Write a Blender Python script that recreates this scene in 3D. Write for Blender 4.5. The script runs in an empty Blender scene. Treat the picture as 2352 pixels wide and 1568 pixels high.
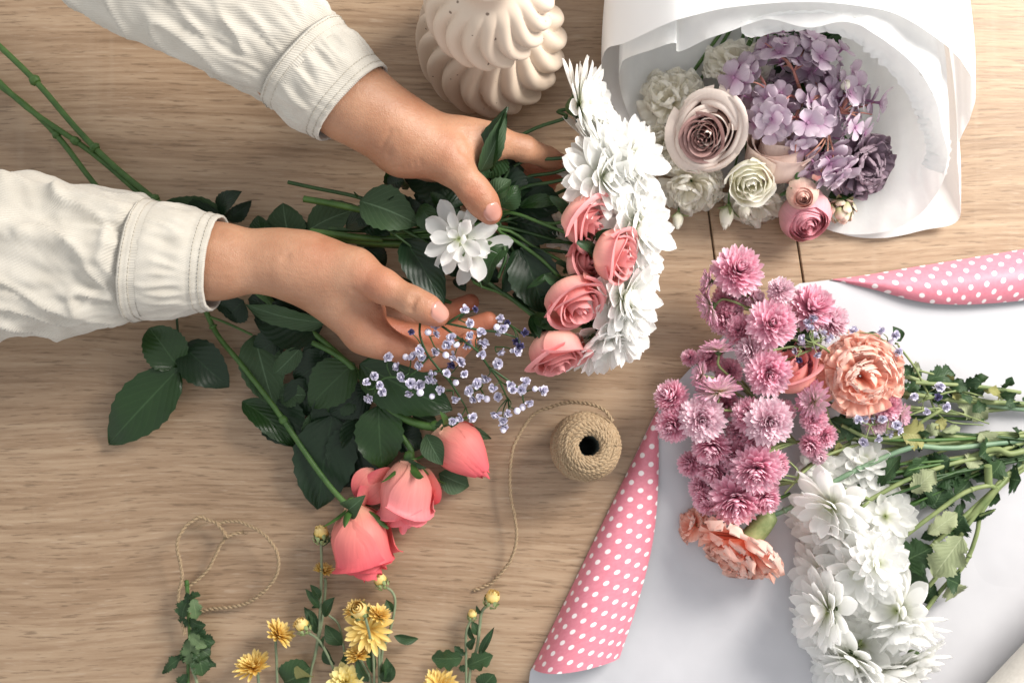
import bpy, math, random
import numpy as np
from mathutils import Vector, Matrix, Quaternion, noise as mnoise

# ------------------------------------------------------------------ camera, world, light, exposure
SC = bpy.context.scene
H = 1.0                      # camera height over the table, metres
KPX = 0.9 / 2352.0           # metres per photo pixel on the table plane
cam_d = bpy.data.cameras.new('camera'); cam = bpy.data.objects.new('camera', cam_d)
SC.collection.objects.link(cam); SC.camera = cam
cam.location = (0, 0, H); cam.rotation_euler = (0, 0, 0)
cam_d.sensor_width = 36.0; cam_d.lens = 40.0; cam_d.clip_start = 0.01; cam_d.clip_end = 50
cam_d.dof.use_dof = True; cam_d.dof.focus_distance = 0.90; cam_d.dof.aperture_fstop = 5.6

W = bpy.data.worlds.new('World'); SC.world = W; W.use_nodes = True
bg = W.node_tree.nodes['Background']; bg.inputs[0].default_value = (0.98, 0.985, 1.0, 1); bg.inputs[1].default_value = 0.68

def area(name, loc, target, size, power, col):
    l = bpy.data.lights.new(name, 'AREA'); l.shape = 'RECTANGLE'; l.size = size[0]; l.size_y = size[1]
    l.energy = power; l.color = col
    o = bpy.data.objects.new(name, l); SC.collection.objects.link(o)
    o.location = loc
    o.rotation_euler = (Vector(target) - Vector(loc)).to_track_quat('-Z', 'Y').to_euler()
    return o
area('window_light', (1.15, 0.80, 1.00), (0.05, 0.0, 0.0), (0.68, 0.68), 40, (1.0, 0.95, 0.885))
SC.view_settings.view_transform = 'Standard'; SC.view_settings.look = 'None'
SC.view_settings.gamma = 1; SC.view_settings.exposure = 0.38
SC.render.engine = 'CYCLES'
SC.cycles.max_bounces = 12; SC.cycles.diffuse_bounces = 8; SC.cycles.transparent_max_bounces = 8
SC.cycles.use_denoising = True

# ------------------------------------------------------------------ photo coordinates to points at a real height
CR = {'D': (0, 0, 1.0), 'A': (0, 0, .5004), 'B': (658.6, 0, .540), 'C': (1317.1, 0, .440), 'DD': (1411.2, 545.6, .652),
      'E': (188.2, 658.5, .4603), 'F': (329.3, 1128.9, .380), 'G': (423.3, 376.3, .420), 'H': (1034.9, 846.7, .460),
      'J': (1505.3, 564.5, .300), 'L': (1740.4, 1034.9, .340), 'K': (1223.0, 235.2, .450)}
def P(c, x, y, z=0.0):
    ox, oy, s = CR[c]
    return Vector(((ox + x*s - 1176)*KPX*(H-z)/H, -(oy + y*s - 784)*KPX*(H-z)/H, z))
def RR(c, r, z=0.0): return r*CR[c][2]*KPX*(H-z)/H

# ------------------------------------------------------------------ mesh builder
class MB:
    def __init__(s): s.V=[]; s.F=[]; s.T=[]; s.UV=[]; s.R=[]; s.FM=[]; s.TM=[]; s.n=0
    def add(s, V, Q=None, T=None, UV=None, rnd=0.5, mat=0):
        V = np.asarray(V, float).reshape(-1, 3); k = len(V)
        s.V.append(V); s.UV.append(np.zeros((k,2)) if UV is None else np.asarray(UV,float).reshape(-1,2))
        s.R.append(np.full(k, rnd) if np.isscalar(rnd) else np.asarray(rnd))
        if Q is not None and len(Q): Q=np.asarray(Q,int); s.F.append(Q+s.n); s.FM.append(np.full(len(Q), mat))
        if T is not None and len(T): T=np.asarray(T,int); s.T.append(T+s.n); s.TM.append(np.full(len(T), mat))
        s.n += k
    def grid(s, G, UV=None, cu=False, rnd=0.5, mat=0, flip=False):
        G = np.asarray(G, float); nv, nu = G.shape[:2]
        if UV is None:
            uu, vv = np.meshgrid(np.linspace(0,1,nu), np.linspace(0,1,nv)); UV = np.stack([uu,vv],-1)
        i = np.arange(nv-1)[:,None]; j = np.arange(nu if cu else nu-1)[None,:]; j2 = (j+1) % nu
        Q = np.stack([i*nu+j, i*nu+j2, (i+1)*nu+j2, (i+1)*nu+j], -1).reshape(-1,4)
        if flip: Q = Q[:, ::-1]
        s.add(G, Q, None, UV, rnd, mat)
    def tube(s, pts, rad, seg=8, rnd=0.5, mat=0, caps=True, smooth=4, flat=1.0):
        pts = np.array([tuple(p) for p in pts], float)
        rad = np.full(len(pts), rad, float) if np.isscalar(rad) else np.asarray(rad, float)
        if smooth and len(pts) > 2: pts, rad = catmull(pts, smooth, rad)
        N, B = frames(pts)
        a = np.linspace(0, 2*np.pi, seg, endpoint=False)
        G = pts[:,None,:] + rad[:,None,None]*(np.cos(a)[None,:,None]*N[:,None,:] + flat*np.sin(a)[None,:,None]*B[:,None,:])
        L = np.concatenate([[0], np.cumsum(np.linalg.norm(np.diff(pts,axis=0),axis=1))])
        UV = np.stack([np.broadcast_to(np.linspace(0,1,seg), (len(pts),seg)), np.broadcast_to(L[:,None], (len(pts),seg))], -1)
        s.grid(G, UV, cu=True, rnd=rnd, mat=mat, flip=False)
        if caps:
            for e in (0, -1):
                ring = G[e]; c = pts[e] + (pts[e]-pts[1 if e==0 else -2])/max(1e-9,np.linalg.norm(pts[e]-pts[1 if e==0 else -2]))*rad[e]*.35
                V = np.vstack([ring, c]); j=np.arange(seg); j2=(j+1)%seg
                T = np.stack([j2, j, np.full(seg,seg)],-1) if e==0 else np.stack([j, j2, np.full(seg,seg)],-1)
                s.add(V, None, T, np.tile([0.5,L[e]],(seg+1,1)), rnd, mat)
        return pts
    def mesh(s, name, mats, off=(0,0,0)):
        V = np.concatenate(s.V) - np.asarray(tuple(off)); UV = np.concatenate(s.UV); R = np.concatenate(s.R)
        Q = np.concatenate(s.F) if s.F else np.zeros((0,4),int); T = np.concatenate(s.T) if s.T else np.zeros((0,3),int)
        me = bpy.data.meshes.new(name)
        me.vertices.add(len(V)); me.vertices.foreach_set('co', V.astype(np.float32).ravel())
        lv = np.concatenate([Q.ravel(), T.ravel()]).astype(np.int32)
        me.loops.add(len(lv)); me.loops.foreach_set('vertex_index', lv)
        tot = np.concatenate([np.full(len(Q),4), np.full(len(T),3)]).astype(np.int32)
        st = np.concatenate([[0], np.cumsum(tot)[:-1]]).astype(np.int32)
        me.polygons.add(len(tot)); me.polygons.foreach_set('loop_start', st); me.polygons.foreach_set('loop_total', tot)
        mi = np.concatenate((s.FM or [np.zeros(0)]) + (s.TM or [])).astype(np.int32)
        me.polygons.foreach_set('material_index', mi)
        me.polygons.foreach_set('use_smooth', np.ones(len(tot), bool))
        uvl = me.uv_layers.new(name='UVMap'); uvl.data.foreach_set('uv', UV[lv].astype(np.float32).ravel())
        at = me.attributes.new('rnd', 'FLOAT', 'POINT'); at.data.foreach_set('value', R.astype(np.float32))
        for m in (mats if isinstance(mats, (list, tuple)) else [mats]): me.materials.append(m)
        me.update(calc_edges=True); me.validate()
        return me
    def build(s, name, mats, parent=None):
        if parent is None:
            V = np.concatenate(s.V); off = np.array([(V[:,0].min()+V[:,0].max())/2, (V[:,1].min()+V[:,1].max())/2, V[:,2].min()])
        else: off = np.array(tuple(world_loc(parent)))
        o = bpy.data.objects.new(name, s.mesh(name, mats, off)); SC.collection.objects.link(o)
        if parent is None: o.location = off
        else: o.parent = parent
        return o
def world_loc(o):
    p = Vector((0,0,0))
    while o: p += o.location; o = o.parent
    return p
def catmull(p, n, r=None, closed=False):
    p = np.asarray(p, float)
    if closed: q = np.vstack([p[-1], p, p[0], p[1]]); m = len(p)
    else: q = np.vstack([2*p[0]-p[1], p, 2*p[-1]-p[-2]]); m = len(p)-1
    t = np.linspace(0,1,n,endpoint=False)[:,None]; out=[]
    for i in range(m):
        a,b,c,d = q[i],q[i+1],q[i+2],q[i+3]
        out.append(.5*((2*b)+(-a+c)*t+(2*a-5*b+4*c-d)*t**2+(-a+3*b-3*c+d)*t**3))
    if not closed: out.append(p[-1:])
    out = np.vstack(out)
    if r is None: return out
    k = np.linspace(0, len(p)-1, len(out))
    return out, np.interp(k, np.arange(len(p)), r)
def frames(p):
    T = np.gradient(p, axis=0); T /= np.maximum(np.linalg.norm(T,axis=1,keepdims=True),1e-12)
    up = np.array([0,0,1.]) if abs(T[0,2])<.9 else np.array([1.,0,0])
    N = np.zeros_like(p); n = np.cross(T[0], up); n/=np.linalg.norm(n)
    for i in range(len(p)):
        n = n - T[i]*np.dot(n,T[i]); n /= max(np.linalg.norm(n),1e-12); N[i]=n
    return N, np.cross(T, N)
def V3(v): return np.array(tuple(v), float)

# ------------------------------------------------------------------ objects
def tag(o, label=None, cat=None, group=None, kind=None):
    if label: o['label'] = label
    if cat: o['category'] = cat
    if group: o['group'] = group
    if kind: o['kind'] = kind
    return o
def thing(name, loc, label, cat, group=None):
    o = bpy.data.objects.new(name, None); o.empty_display_size = .01; SC.collection.objects.link(o); o.location = loc
    return tag(o, label, cat, group)
def inst(proto, parent, loc, d, roll=0.0, sc=1.0, name=None):
    """a copy of a prototype (list of (name, mesh)); the first is the part, the others its sub-parts"""
    q = Vector(d).normalized().to_track_quat('Z', 'Y') @ Quaternion((0,0,1), roll)
    o = bpy.data.objects.new(name or proto[0][0], proto[0][1]); SC.collection.objects.link(o)
    o.rotation_mode = 'QUATERNION'; o.rotation_quaternion = q
    sc = (sc,)*3 if np.isscalar(sc) else sc
    o.scale = sc
    if parent: o.parent = parent; o.location = Vector(loc) - world_loc(parent)
    else: o.location = loc
    for nm, me in proto[1:]:
        c = bpy.data.objects.new(nm, me); SC.collection.objects.link(c); c.parent = o
    return o

# ------------------------------------------------------------------ materials
def nt(name):
    m = bpy.data.materials.new(name); m.use_nodes = True; t = m.node_tree; t.nodes.clear(); return m, t
def nd(t, typ, **kw):
    n = t.nodes.new(typ)
    for k, v in kw.items():
        if k.startswith('i_'): n.inputs[int(k[2:])].default_value = v
        else: setattr(n, k, v)
    return n
def ramp(t, fac, stops):
    r = t.nodes.new('ShaderNodeValToRGB'); e = r.color_ramp.elements
    while len(e) < len(stops): e.new(.5)
    for el, (p, c) in zip(e, stops): el.position = p; el.color = (*c, 1) if len(c)==3 else c
    t.links.new(fac, r.inputs[0]); return r.outputs[0]
def mixc(t, a, b, fac, mode='MIX'):
    n = nd(t, 'ShaderNodeMix', data_type='RGBA', blend_type=mode)
    for s, v in ((n.inputs[0], fac), (n.inputs[6], a), (n.inputs[7], b)):
        if hasattr(v, 'links'): t.links.new(v, s)
        elif isinstance(v, (int, float)): s.default_value = v
        else: s.default_value = (*v, 1)
    return n.outputs[2]
def math_(t, op, a, b=0.0, clamp=False):
    n = nd(t, 'ShaderNodeMath', operation=op); n.use_clamp = clamp
    for s, v in ((n.inputs[0], a), (n.inputs[1], b)):
        if hasattr(v, 'links'): t.links.new(v, s)
        else: s.default_value = v
    return n.outputs[0]
def finish(t, col, rough=.5, bump=None, bstr=.3, bdist=.001, transl=0.0, spec=.5, sss=0.0, ssr=(1,.4,.2), sssc=.01, sheen=0, coat=0):
    p = nd(t, 'ShaderNodeBsdfPrincipled')
    if hasattr(col, 'links'): t.links.new(col, p.inputs['Base Color'])
    else: p.inputs['Base Color'].default_value = (*col, 1)
    if hasattr(rough, 'links'): t.links.new(rough, p.inputs['Roughness'])
    else: p.inputs['Roughness'].default_value = rough
    p.inputs['Specular IOR Level'].default_value = spec
    if sheen: p.inputs['Sheen Weight'].default_value = sheen
    if coat: p.inputs['Coat Weight'].default_value = coat; p.inputs['Coat Roughness'].default_value=.25
    if sss:
        p.inputs['Subsurface Weight'].default_value = sss; p.inputs['Subsurface Radius'].default_value = ssr; p.inputs['Subsurface Scale'].default_value = sssc
    if bump is not None:
        b = nd(t, 'ShaderNodeBump'); b.inputs['Strength'].default_value = bstr; b.inputs['Distance'].default_value = bdist
        t.links.new(bump, b.inputs['Height']); t.links.new(b.outputs[0], p.inputs['Normal'])
    out = nd(t, 'ShaderNodeOutputMaterial')
    if transl:
        tr = nd(t, 'ShaderNodeBsdfTranslucent')
        if hasattr(col, 'links'): t.links.new(col, tr.inputs[0])
        else: tr.inputs[0].default_value = (*col, 1)
        mx = nd(t, 'ShaderNodeMixShader'); mx.inputs[0].default_value = transl
        t.links.new(p.outputs[0], mx.inputs[1]); t.links.new(tr.outputs[0], mx.inputs[2]); t.links.new(mx.outputs[0], out.inputs[0])
    else: t.links.new(p.outputs[0], out.inputs[0])
def uvxy(t):
    uv = nd(t, 'ShaderNodeTexCoord'); s = nd(t, 'ShaderNodeSeparateXYZ'); t.links.new(uv.outputs['UV'], s.inputs[0])
    return uv.outputs['UV'], s.outputs[0], s.outputs[1]
def scaled(t, vec, sc, rot=(0,0,0)):
    m = nd(t, 'ShaderNodeMapping'); m.inputs['Scale'].default_value = sc; m.inputs['Rotation'].default_value = rot
    t.links.new(vec, m.inputs[0]); return m.outputs[0]
def noise_(t, vec, scale=5., detail=3., rough=.5, dist=0.):
    n = nd(t, 'ShaderNodeTexNoise'); n.inputs['Scale'].default_value = scale; n.inputs['Detail'].default_value = detail
    n.inputs['Roughness'].default_value = rough; n.inputs['Distortion'].default_value = dist
    if vec is not None: t.links.new(vec, n.inputs['Vector'])
    return n.outputs[0]

def petal_mat(name, stops, rough=.55, transl=.3, var=.18, streak=.25, edge=None, bs=.2):
    m, t = nt(name); uv, u, v = uvxy(t)
    c = ramp(t, v, stops)
    at = nd(t, 'ShaderNodeAttribute', attribute_name='rnd')
    s = noise_(t, scaled(t, uv, (14, 1.2, 1)), 2.0, 3)
    hsv = nd(t, 'ShaderNodeHueSaturation')
    val = math_(t, 'ADD', math_(t, 'MULTIPLY', math_(t,'SUBTRACT',at.outputs['Fac'],.5), var), math_(t, 'MULTIPLY', math_(t,'SUBTRACT',s,.5), streak))
    t.links.new(math_(t, 'ADD', val, 1.0), hsv.inputs['Value']); t.links.new(c, hsv.inputs['Color'])
    col = hsv.outputs[0]
    if edge:
        d = math_(t, 'MULTIPLY', math_(t, 'ABSOLUTE', math_(t, 'SUBTRACT', u, .5)), 2.0)
        col = mixc(t, col, edge, math_(t, 'MULTIPLY', math_(t,'POWER', d, 5.0), .7))
    finish(t, col, rough, bump=s, bstr=bs, bdist=.0005, transl=transl, spec=.3)
    return m
def leaf_mat(name, c1, c2, rough=.42, vein=(.09,.16,.07), transl=.12, back=None):
    m, t = nt(name); uv, u, v = uvxy(t)
    at = nd(t, 'ShaderNodeAttribute', attribute_name='rnd')
    tc2 = nd(t, 'ShaderNodeTexCoord'); n = noise_(t, scaled(t, tc2.outputs['Object'], (60, 60, 60)), 1.0, 4)
    base = mixc(t, c1, c2, math_(t, 'ADD', math_(t,'MULTIPLY',n,.6), math_(t,'MULTIPLY',at.outputs['Fac'],.5), True))
    d = math_(t, 'ABSOLUTE', math_(t, 'SUBTRACT', u, .5))
    mid = math_(t, 'SUBTRACT', 1.0, math_(t, 'MULTIPLY', d, 38.0), True)
    k = math_(t, 'SUBTRACT', math_(t, 'MULTIPLY', v, 8.0), math_(t, 'MULTIPLY', d, 7.0))
    w = math_(t, 'ABSOLUTE', math_(t, 'SUBTRACT', math_(t, 'FRACT', k), .5))
    side = math_(t, 'SUBTRACT', 1.0, math_(t, 'MULTIPLY', w, 11.0), True)
    col = mixc(t, base, vein, math_(t, 'ADD', math_(t,'MULTIPLY',mid,.75), math_(t,'MULTIPLY',side,.16), True))
    if back:
        g = nd(t, 'ShaderNodeNewGeometry'); col = mixc(t, col, back, math_(t,'MULTIPLY',g.outputs['Backfacing'],.85))
    hgt = math_(t, 'SUBTRACT', math_(t, 'MULTIPLY', w, 2.0), math_(t, 'MULTIPLY', mid, .8))
    hgt = math_(t, 'ADD', hgt, math_(t,'MULTIPLY',noise_(t, scaled(t, uv, (26,26,1)), 1, 2),.5))
    finish(t, col, rough, bump=hgt, bstr=.45, bdist=.0004, transl=transl, spec=.32)
    return m
def plain_mat(name, c1, c2, scale=60, rough=.6, bstr=.3, bdist=.0005, spec=.4, transl=0, coords='Object', stretch=(1,1,1), **kw):
    m, t = nt(name); tc = nd(t, 'ShaderNodeTexCoord')
    n = noise_(t, scaled(t, tc.outputs[coords], stretch), scale, 4)
    col = ramp(t, n, [(.3, c1), (.7, c2)])
    finish(t, col, rough, bump=n, bstr=bstr, bdist=bdist, spec=spec, transl=transl, **kw)
    return m

M = {}
M['white_petal'] = petal_mat('white petal', [(0,(.70,.76,.42)),(.12,(.88,.89,.80)),(.3,(.92,.92,.90)),(1,(.93,.93,.92))], transl=.56, var=.03, streak=.06, bs=.1)
M['pink_petal'] = petal_mat('pink petal', [(0,(.58,.24,.35)),(.35,(.80,.42,.54)),(.8,(.90,.62,.71)),(1,(.94,.80,.85))], transl=.25, var=.3, streak=.35)
M['palepink_petal'] = petal_mat('pale pink petal', [(0,(.66,.36,.45)),(.3,(.80,.56,.64)),(.8,(.87,.70,.76)),(1,(.90,.82,.84))], transl=.25, var=.2, streak=.3)
M['reverse_petal'] = petal_mat('pink petal underside', [(0,(.72,.62,.30)),(.2,(.78,.66,.66)),(.6,(.78,.5,.6)),(1,(.72,.3,.48))], transl=.25, var=.2, streak=.3)
M['coral_petal'] = petal_mat('coral petal', [(0,(.82,.50,.34)),(.22,(.84,.30,.25)),(.65,(.84,.205,.20)),(1,(.80,.13,.16))], rough=.5, transl=.22, var=.2, streak=.3, bs=.6)
M['coralpale_petal'] = petal_mat('pale coral petal', [(0,(.8,.42,.30)),(.3,(.86,.32,.28)),(.8,(.88,.30,.31)),(1,(.88,.24,.28))], rough=.5, transl=.22, var=.2, streak=.3, bs=.6)
M['salmon_petal'] = petal_mat('salmon petal', [(0,(.88,.72,.54)),(.3,(.86,.50,.40)),(.7,(.80,.33,.31)),(1,(.80,.35,.36))], rough=.55, transl=.25, var=.25, streak=.2)
M['mauve_petal'] = petal_mat('mauve petal', [(0,(.40,.20,.18)),(.35,(.58,.40,.36)),(.75,(.76,.62,.56)),(1,(.86,.75,.68))], transl=.22, var=.2, streak=.15)
M['blush_petal'] = petal_mat('blush petal', [(0,(.62,.5,.34)),(.3,(.75,.58,.5)),(1,(.8,.66,.60))], transl=.25, var=.15, streak=.15)
M['cream_petal'] = petal_mat('cream petal', [(0,(.62,.66,.36)),(.3,(.86,.85,.68)),(1,(.92,.90,.82))], transl=.3, var=.1, streak=.12)
M['ruffle_white'] = petal_mat('ruffled white petal', [(0,(.80,.78,.55)),(.2,(.93,.90,.80)),(1,(.96,.94,.88))], transl=.5, var=.1, streak=.12)
M['peach_petal'] = petal_mat('peach petal', [(0,(.88,.34,.22)),(.4,(.90,.46,.34)),(.8,(.92,.60,.50)),(1,(.93,.72,.64))], transl=.42, var=.2, streak=.25)
M['ranunculus_petal'] = petal_mat('pink ranunculus petal', [(0,(.7,.55,.4)),(.5,(.76,.44,.45)),(1,(.74,.34,.40))], transl=.25, var=.2, streak=.3)
M['stripe_petal'] = petal_mat('striped bud petal', [(0,(.45,.5,.22)),(.5,(.78,.66,.55)),(1,(.72,.42,.36))], transl=.2, var=.2, streak=.5)
M['hydrangea_petal'] = petal_mat('lilac floret petal', [(0,(.40,.20,.34)),(.3,(.50,.39,.48)),(1,(.62,.53,.59))], transl=.25, var=.4, streak=.4)
M['dusk_petal'] = petal_mat('dusky violet petal', [(0,(.10,.05,.07)),(.6,(.25,.17,.22)),(1,(.40,.30,.35))], transl=.15, var=.3, streak=.3)
M['yellow_petal'] = petal_mat('yellow petal', [(0,(.62,.34,.05)),(.4,(.80,.58,.16)),(1,(.86,.70,.32))], transl=.25, var=.2, streak=.4)
M['lemon_petal'] = petal_mat('lemon petal', [(0,(.6,.5,.12)),(.4,(.78,.66,.26)),(1,(.82,.74,.38))], transl=.25, var=.15, streak=.3)
M['gyp_petal'] = petal_mat('lilac white floret', [(0,(.24,.23,.34)),(.35,(.56,.54,.68)),(1,(.84,.82,.90))], transl=.2, var=.5, streak=.3)
M['gyp_dark'] = petal_mat('violet floret', [(0,(.03,.03,.09)),(.6,(.10,.09,.2)),(1,(.26,.23,.4))], transl=.2, var=.5, streak=.3)
M['rose_leaf'] = leaf_mat('rose leaf', (.009,.030,.008), (.024,.058,.015), rough=.33, vein=(.045,.095,.035), back=(.04,.08,.04))
M['rose_leaf_dark'] = leaf_mat('dark rose leaf', (.005,.017,.007), (.011,.030,.011), rough=.42, vein=(.02,.05,.02), back=(.03,.06,.035))
M['rose_leaf_grey'] = leaf_mat('underside of rose leaf', (.026,.055,.022), (.045,.085,.035), rough=.6, vein=(.13,.21,.12))
M['mum_leaf'] = leaf_mat('chrysanthemum leaf', (.013,.038,.014), (.035,.075,.025), rough=.5, vein=(.11,.18,.08), back=(.16,.22,.14))
M['mum_leaf_pale'] = leaf_mat('pale chrysanthemum leaf', (.20,.24,.13), (.32,.35,.20), rough=.65, vein=(.40,.44,.28))
M['yellow_leaf'] = leaf_mat('yellowing leaf', (.20,.20,.06), (.28,.27,.10), rough=.55, vein=(.4,.4,.16))
M['stem_dark'] = plain_mat('dark green stem', (.014,.042,.010), (.034,.08,.02), 90, .5, stretch=(1,1,1))
M['stem_green'] = plain_mat('green stem', (.032,.085,.016), (.07,.145,.032), 80, .5)
M['stem_mum'] = plain_mat('ridged pale stem', (.12,.17,.06), (.25,.29,.12), 70, .55)
M['stem_grey'] = plain_mat('grey green stem', (.13,.17,.10), (.22,.26,.15), 90, .65)
M['stem_blue'] = plain_mat('blue green carnation stem', (.10,.18,.11), (.20,.29,.18), 60, .5)
M['stem_red'] = plain_mat('reddish hydrangea stem', (.36,.13,.12), (.45,.22,.15), 60, .5)
M['calyx'] = plain_mat('green calyx', (.03,.07,.02), (.10,.15,.05), 220, .6)
M['calyx_pale'] = plain_mat('pale calyx', (.16,.22,.08), (.30,.36,.16), 160, .55)
M['brown_bud'] = plain_mat('brown bud', (.14,.06,.04), (.2,.22,.1), 90, .6)
M['eye'] = plain_mat('flower eye', (.25,.24,.04), (.6,.5,.1), 600, .7)

def wood_mat():
    m, t = nt('oak table board'); tc = nd(t, 'ShaderNodeTexCoord'); o = tc.outputs['Object']
    def shifted(vec, amt, sc, det=2):
        w = noise_(t, scaled(t, o, sc), 1.0, det, .5)
        add = nd(t, 'ShaderNodeVectorMath', operation='ADD'); t.links.new(vec, add.inputs[0])
        cmb = nd(t, 'ShaderNodeCombineXYZ'); t.links.new(math_(t,'MULTIPLY',math_(t,'SUBTRACT',w,.5),amt), cmb.inputs[1]); t.links.new(cmb.outputs[0], add.inputs[1])
        return add.outputs[0]
    v = shifted(o, .060, (1.8, 4.0, 1))
    fine = noise_(t, scaled(t, v, (13, 300, 1)), 1.0, 4, .6)
    pore = noise_(t, scaled(t, v, (46, 520, 1)), 1.0, 2, .6)
    band = noise_(t, scaled(t, v, (2.2, 55, 1)), 1.0, 3, .5)
    wide = noise_(t, scaled(t, v, (1.0, 13, 1)), 1.0, 3, .5)
    big = noise_(t, scaled(t, o, (2.0, 3, 1)), 1.3, 3)
    cross = noise_(t, scaled(t, o, (75, 6, 1)), 1.0, 3, .5)
    f = math_(t, 'ADD', math_(t,'MULTIPLY',fine,.46), math_(t,'MULTIPLY',band,.22))
    f = math_(t, 'ADD', f, math_(t,'MULTIPLY',wide,.20)); f = math_(t, 'ADD', f, math_(t,'MULTIPLY',big,.10))
    col = ramp(t, f, [(.34,(.175,.108,.060)),(.45,(.275,.184,.112)),(.54,(.355,.252,.162)),(.66,(.43,.325,.220))])
    col = mixc(t, col, (.34,.205,.118), math_(t,'MULTIPLY',big,.30))
    dk = ramp(t, pore, [(.32,(1,1,1)),(.42,(0,0,0))])
    col = mixc(t, col, (.130,.080,.045), math_(t,'MULTIPLY',dk,.62))
    lt = ramp(t, pore, [(.60,(0,0,0)),(.72,(1,1,1))])
    col = mixc(t, col, (.47,.37,.275), math_(t,'MULTIPLY',lt,.35))
    fl = ramp(t, cross, [(.60,(0,0,0)),(.74,(1,1,1))])
    col = mixc(t, col, (.40,.31,.22), math_(t,'MULTIPLY',fl,.16))
    rg = math_(t,'ADD',math_(t,'MULTIPLY',fine,.25),.34)
    finish(t, col, rg, bump=pore, bstr=.30, bdist=.0005, spec=.45)
    return m
M['wood'] = wood_mat()

def fabric_mat():
    m, t = nt('ecru twill'); uv, u, v = uvxy(t)
    tw = nd(t, 'ShaderNodeTexWave', wave_type='BANDS', bands_direction='DIAGONAL'); tw.inputs['Scale'].default_value = 330; tw.inputs['Distortion'].default_value = .8
    tw.inputs['Detail'].default_value = 1
    t.links.new(scaled(t, uv, (1, .55, 1)), tw.inputs[0])
    n = noise_(t, uv, 45, 5)
    n2 = noise_(t, uv, 900, 2)
    col = ramp(t, n, [(.3,(.455,.425,.37)),(.7,(.56,.53,.47))])
    col = mixc(t, col, (.42,.38,.31), math_(t,'MULTIPLY',tw.outputs[1],.24))
    h = math_(t,'ADD',tw.outputs[1],math_(t,'MULTIPLY',n2,.6))
    finish(t, col, .92, bump=h, bstr=.5, bdist=.0005, spec=.15, sheen=.25)
    return m
M['fabric'] = fabric_mat()
M['thread'] = plain_mat('seam thread', (.40,.36,.30), (.50,.46,.38), 400, .9)

def skin_mat():
    m, t = nt('skin'); tc = nd(t, 'ShaderNodeTexCoord'); o = tc.outputs['Object']
    at = nd(t, 'ShaderNodeAttribute', attribute_name='rnd')
    n = noise_(t, o, 28, 4); n2 = noise_(t, o, 330, 3)
    vor = nd(t, 'ShaderNodeTexVoronoi', feature='DISTANCE_TO_EDGE'); vor.inputs['Scale'].default_value = 620; t.links.new(o, vor.inputs['Vector'])
    col = ramp(t, n, [(.32,(.305,.142,.076)),(.68,(.445,.245,.150))])
    col = mixc(t, col, (.40,.105,.055), math_(t,'MULTIPLY',at.outputs['Fac'],.85))
    col = mixc(t, col, (.30,.14,.08), math_(t,'MULTIPLY',n2,.30))
    h = math_(t,'ADD',math_(t,'MULTIPLY',n2,1.0),math_(t,'MULTIPLY',vor.outputs[0],.9)); h = math_(t,'ADD',h,math_(t,'MULTIPLY',noise_(t, scaled(t,o,(90,150,90)), 1.0, 3),1.8))
    finish(t, col, .5, bump=h, bstr=.45, bdist=.0007, spec=.42, sss=.10, ssr=(1,.32,.16), sssc=.005)
    return m
M['skin'] = skin_mat()
M['nail'] = plain_mat('fingernail', (.43,.19,.145), (.52,.27,.215), 50, .22, .05, spec=.55)
def ceramic_mat():
    m, t = nt('speckled beige ceramic'); tc = nd(t, 'ShaderNodeTexCoord'); o = tc.outputs['Object']
    n = noise_(t, o, 14, 3)
    col = ramp(t, n, [(.3,(.55,.445,.35)),(.7,(.61,.505,.41))])
    v = nd(t, 'ShaderNodeTexVoronoi', feature='F1'); v.inputs['Scale'].default_value = 190; v.inputs['Randomness'].default_value=1; t.links.new(o, v.inputs['Vector'])
    wn = nd(t, 'ShaderNodeSeparateColor'); t.links.new(v.outputs['Color'], wn.inputs[0])
    thr = math_(t,'MULTIPLY', math_(t,'POWER', wn.outputs[0], 7.0), .26)
    sp = math_(t,'LESS_THAN', v.outputs['Distance'], thr)
    col = mixc(t, col, (.10,.065,.045), math_(t,'MULTIPLY',sp,.85))
    finish(t, col, .58, bump=n, bstr=.05, spec=.35)
    return m
M['ceramic'] = ceramic_mat()
def twine_mat():
    m, t = nt('jute'); uv, u, v = uvxy(t)
    n = noise_(t, scaled(t, uv, (9, 900, 1)), 1.0, 4)
    at = nd(t, 'ShaderNodeAttribute', attribute_name='rnd')
    col = ramp(t, n, [(.3,(.19,.125,.068)),(.7,(.44,.32,.20))])
    col = mixc(t, col, (.42,.33,.22), math_(t,'MULTIPLY',at.outputs['Fac'],.4))
    finish(t, col, .9, bump=n, bstr=.8, bdist=.0006, spec=.15)
    return m
M['twine'] = twine_mat()
M['tube_dark'] = plain_mat('dark cardboard core', (.035,.045,.04), (.06,.07,.06), 60, .7)
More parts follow.
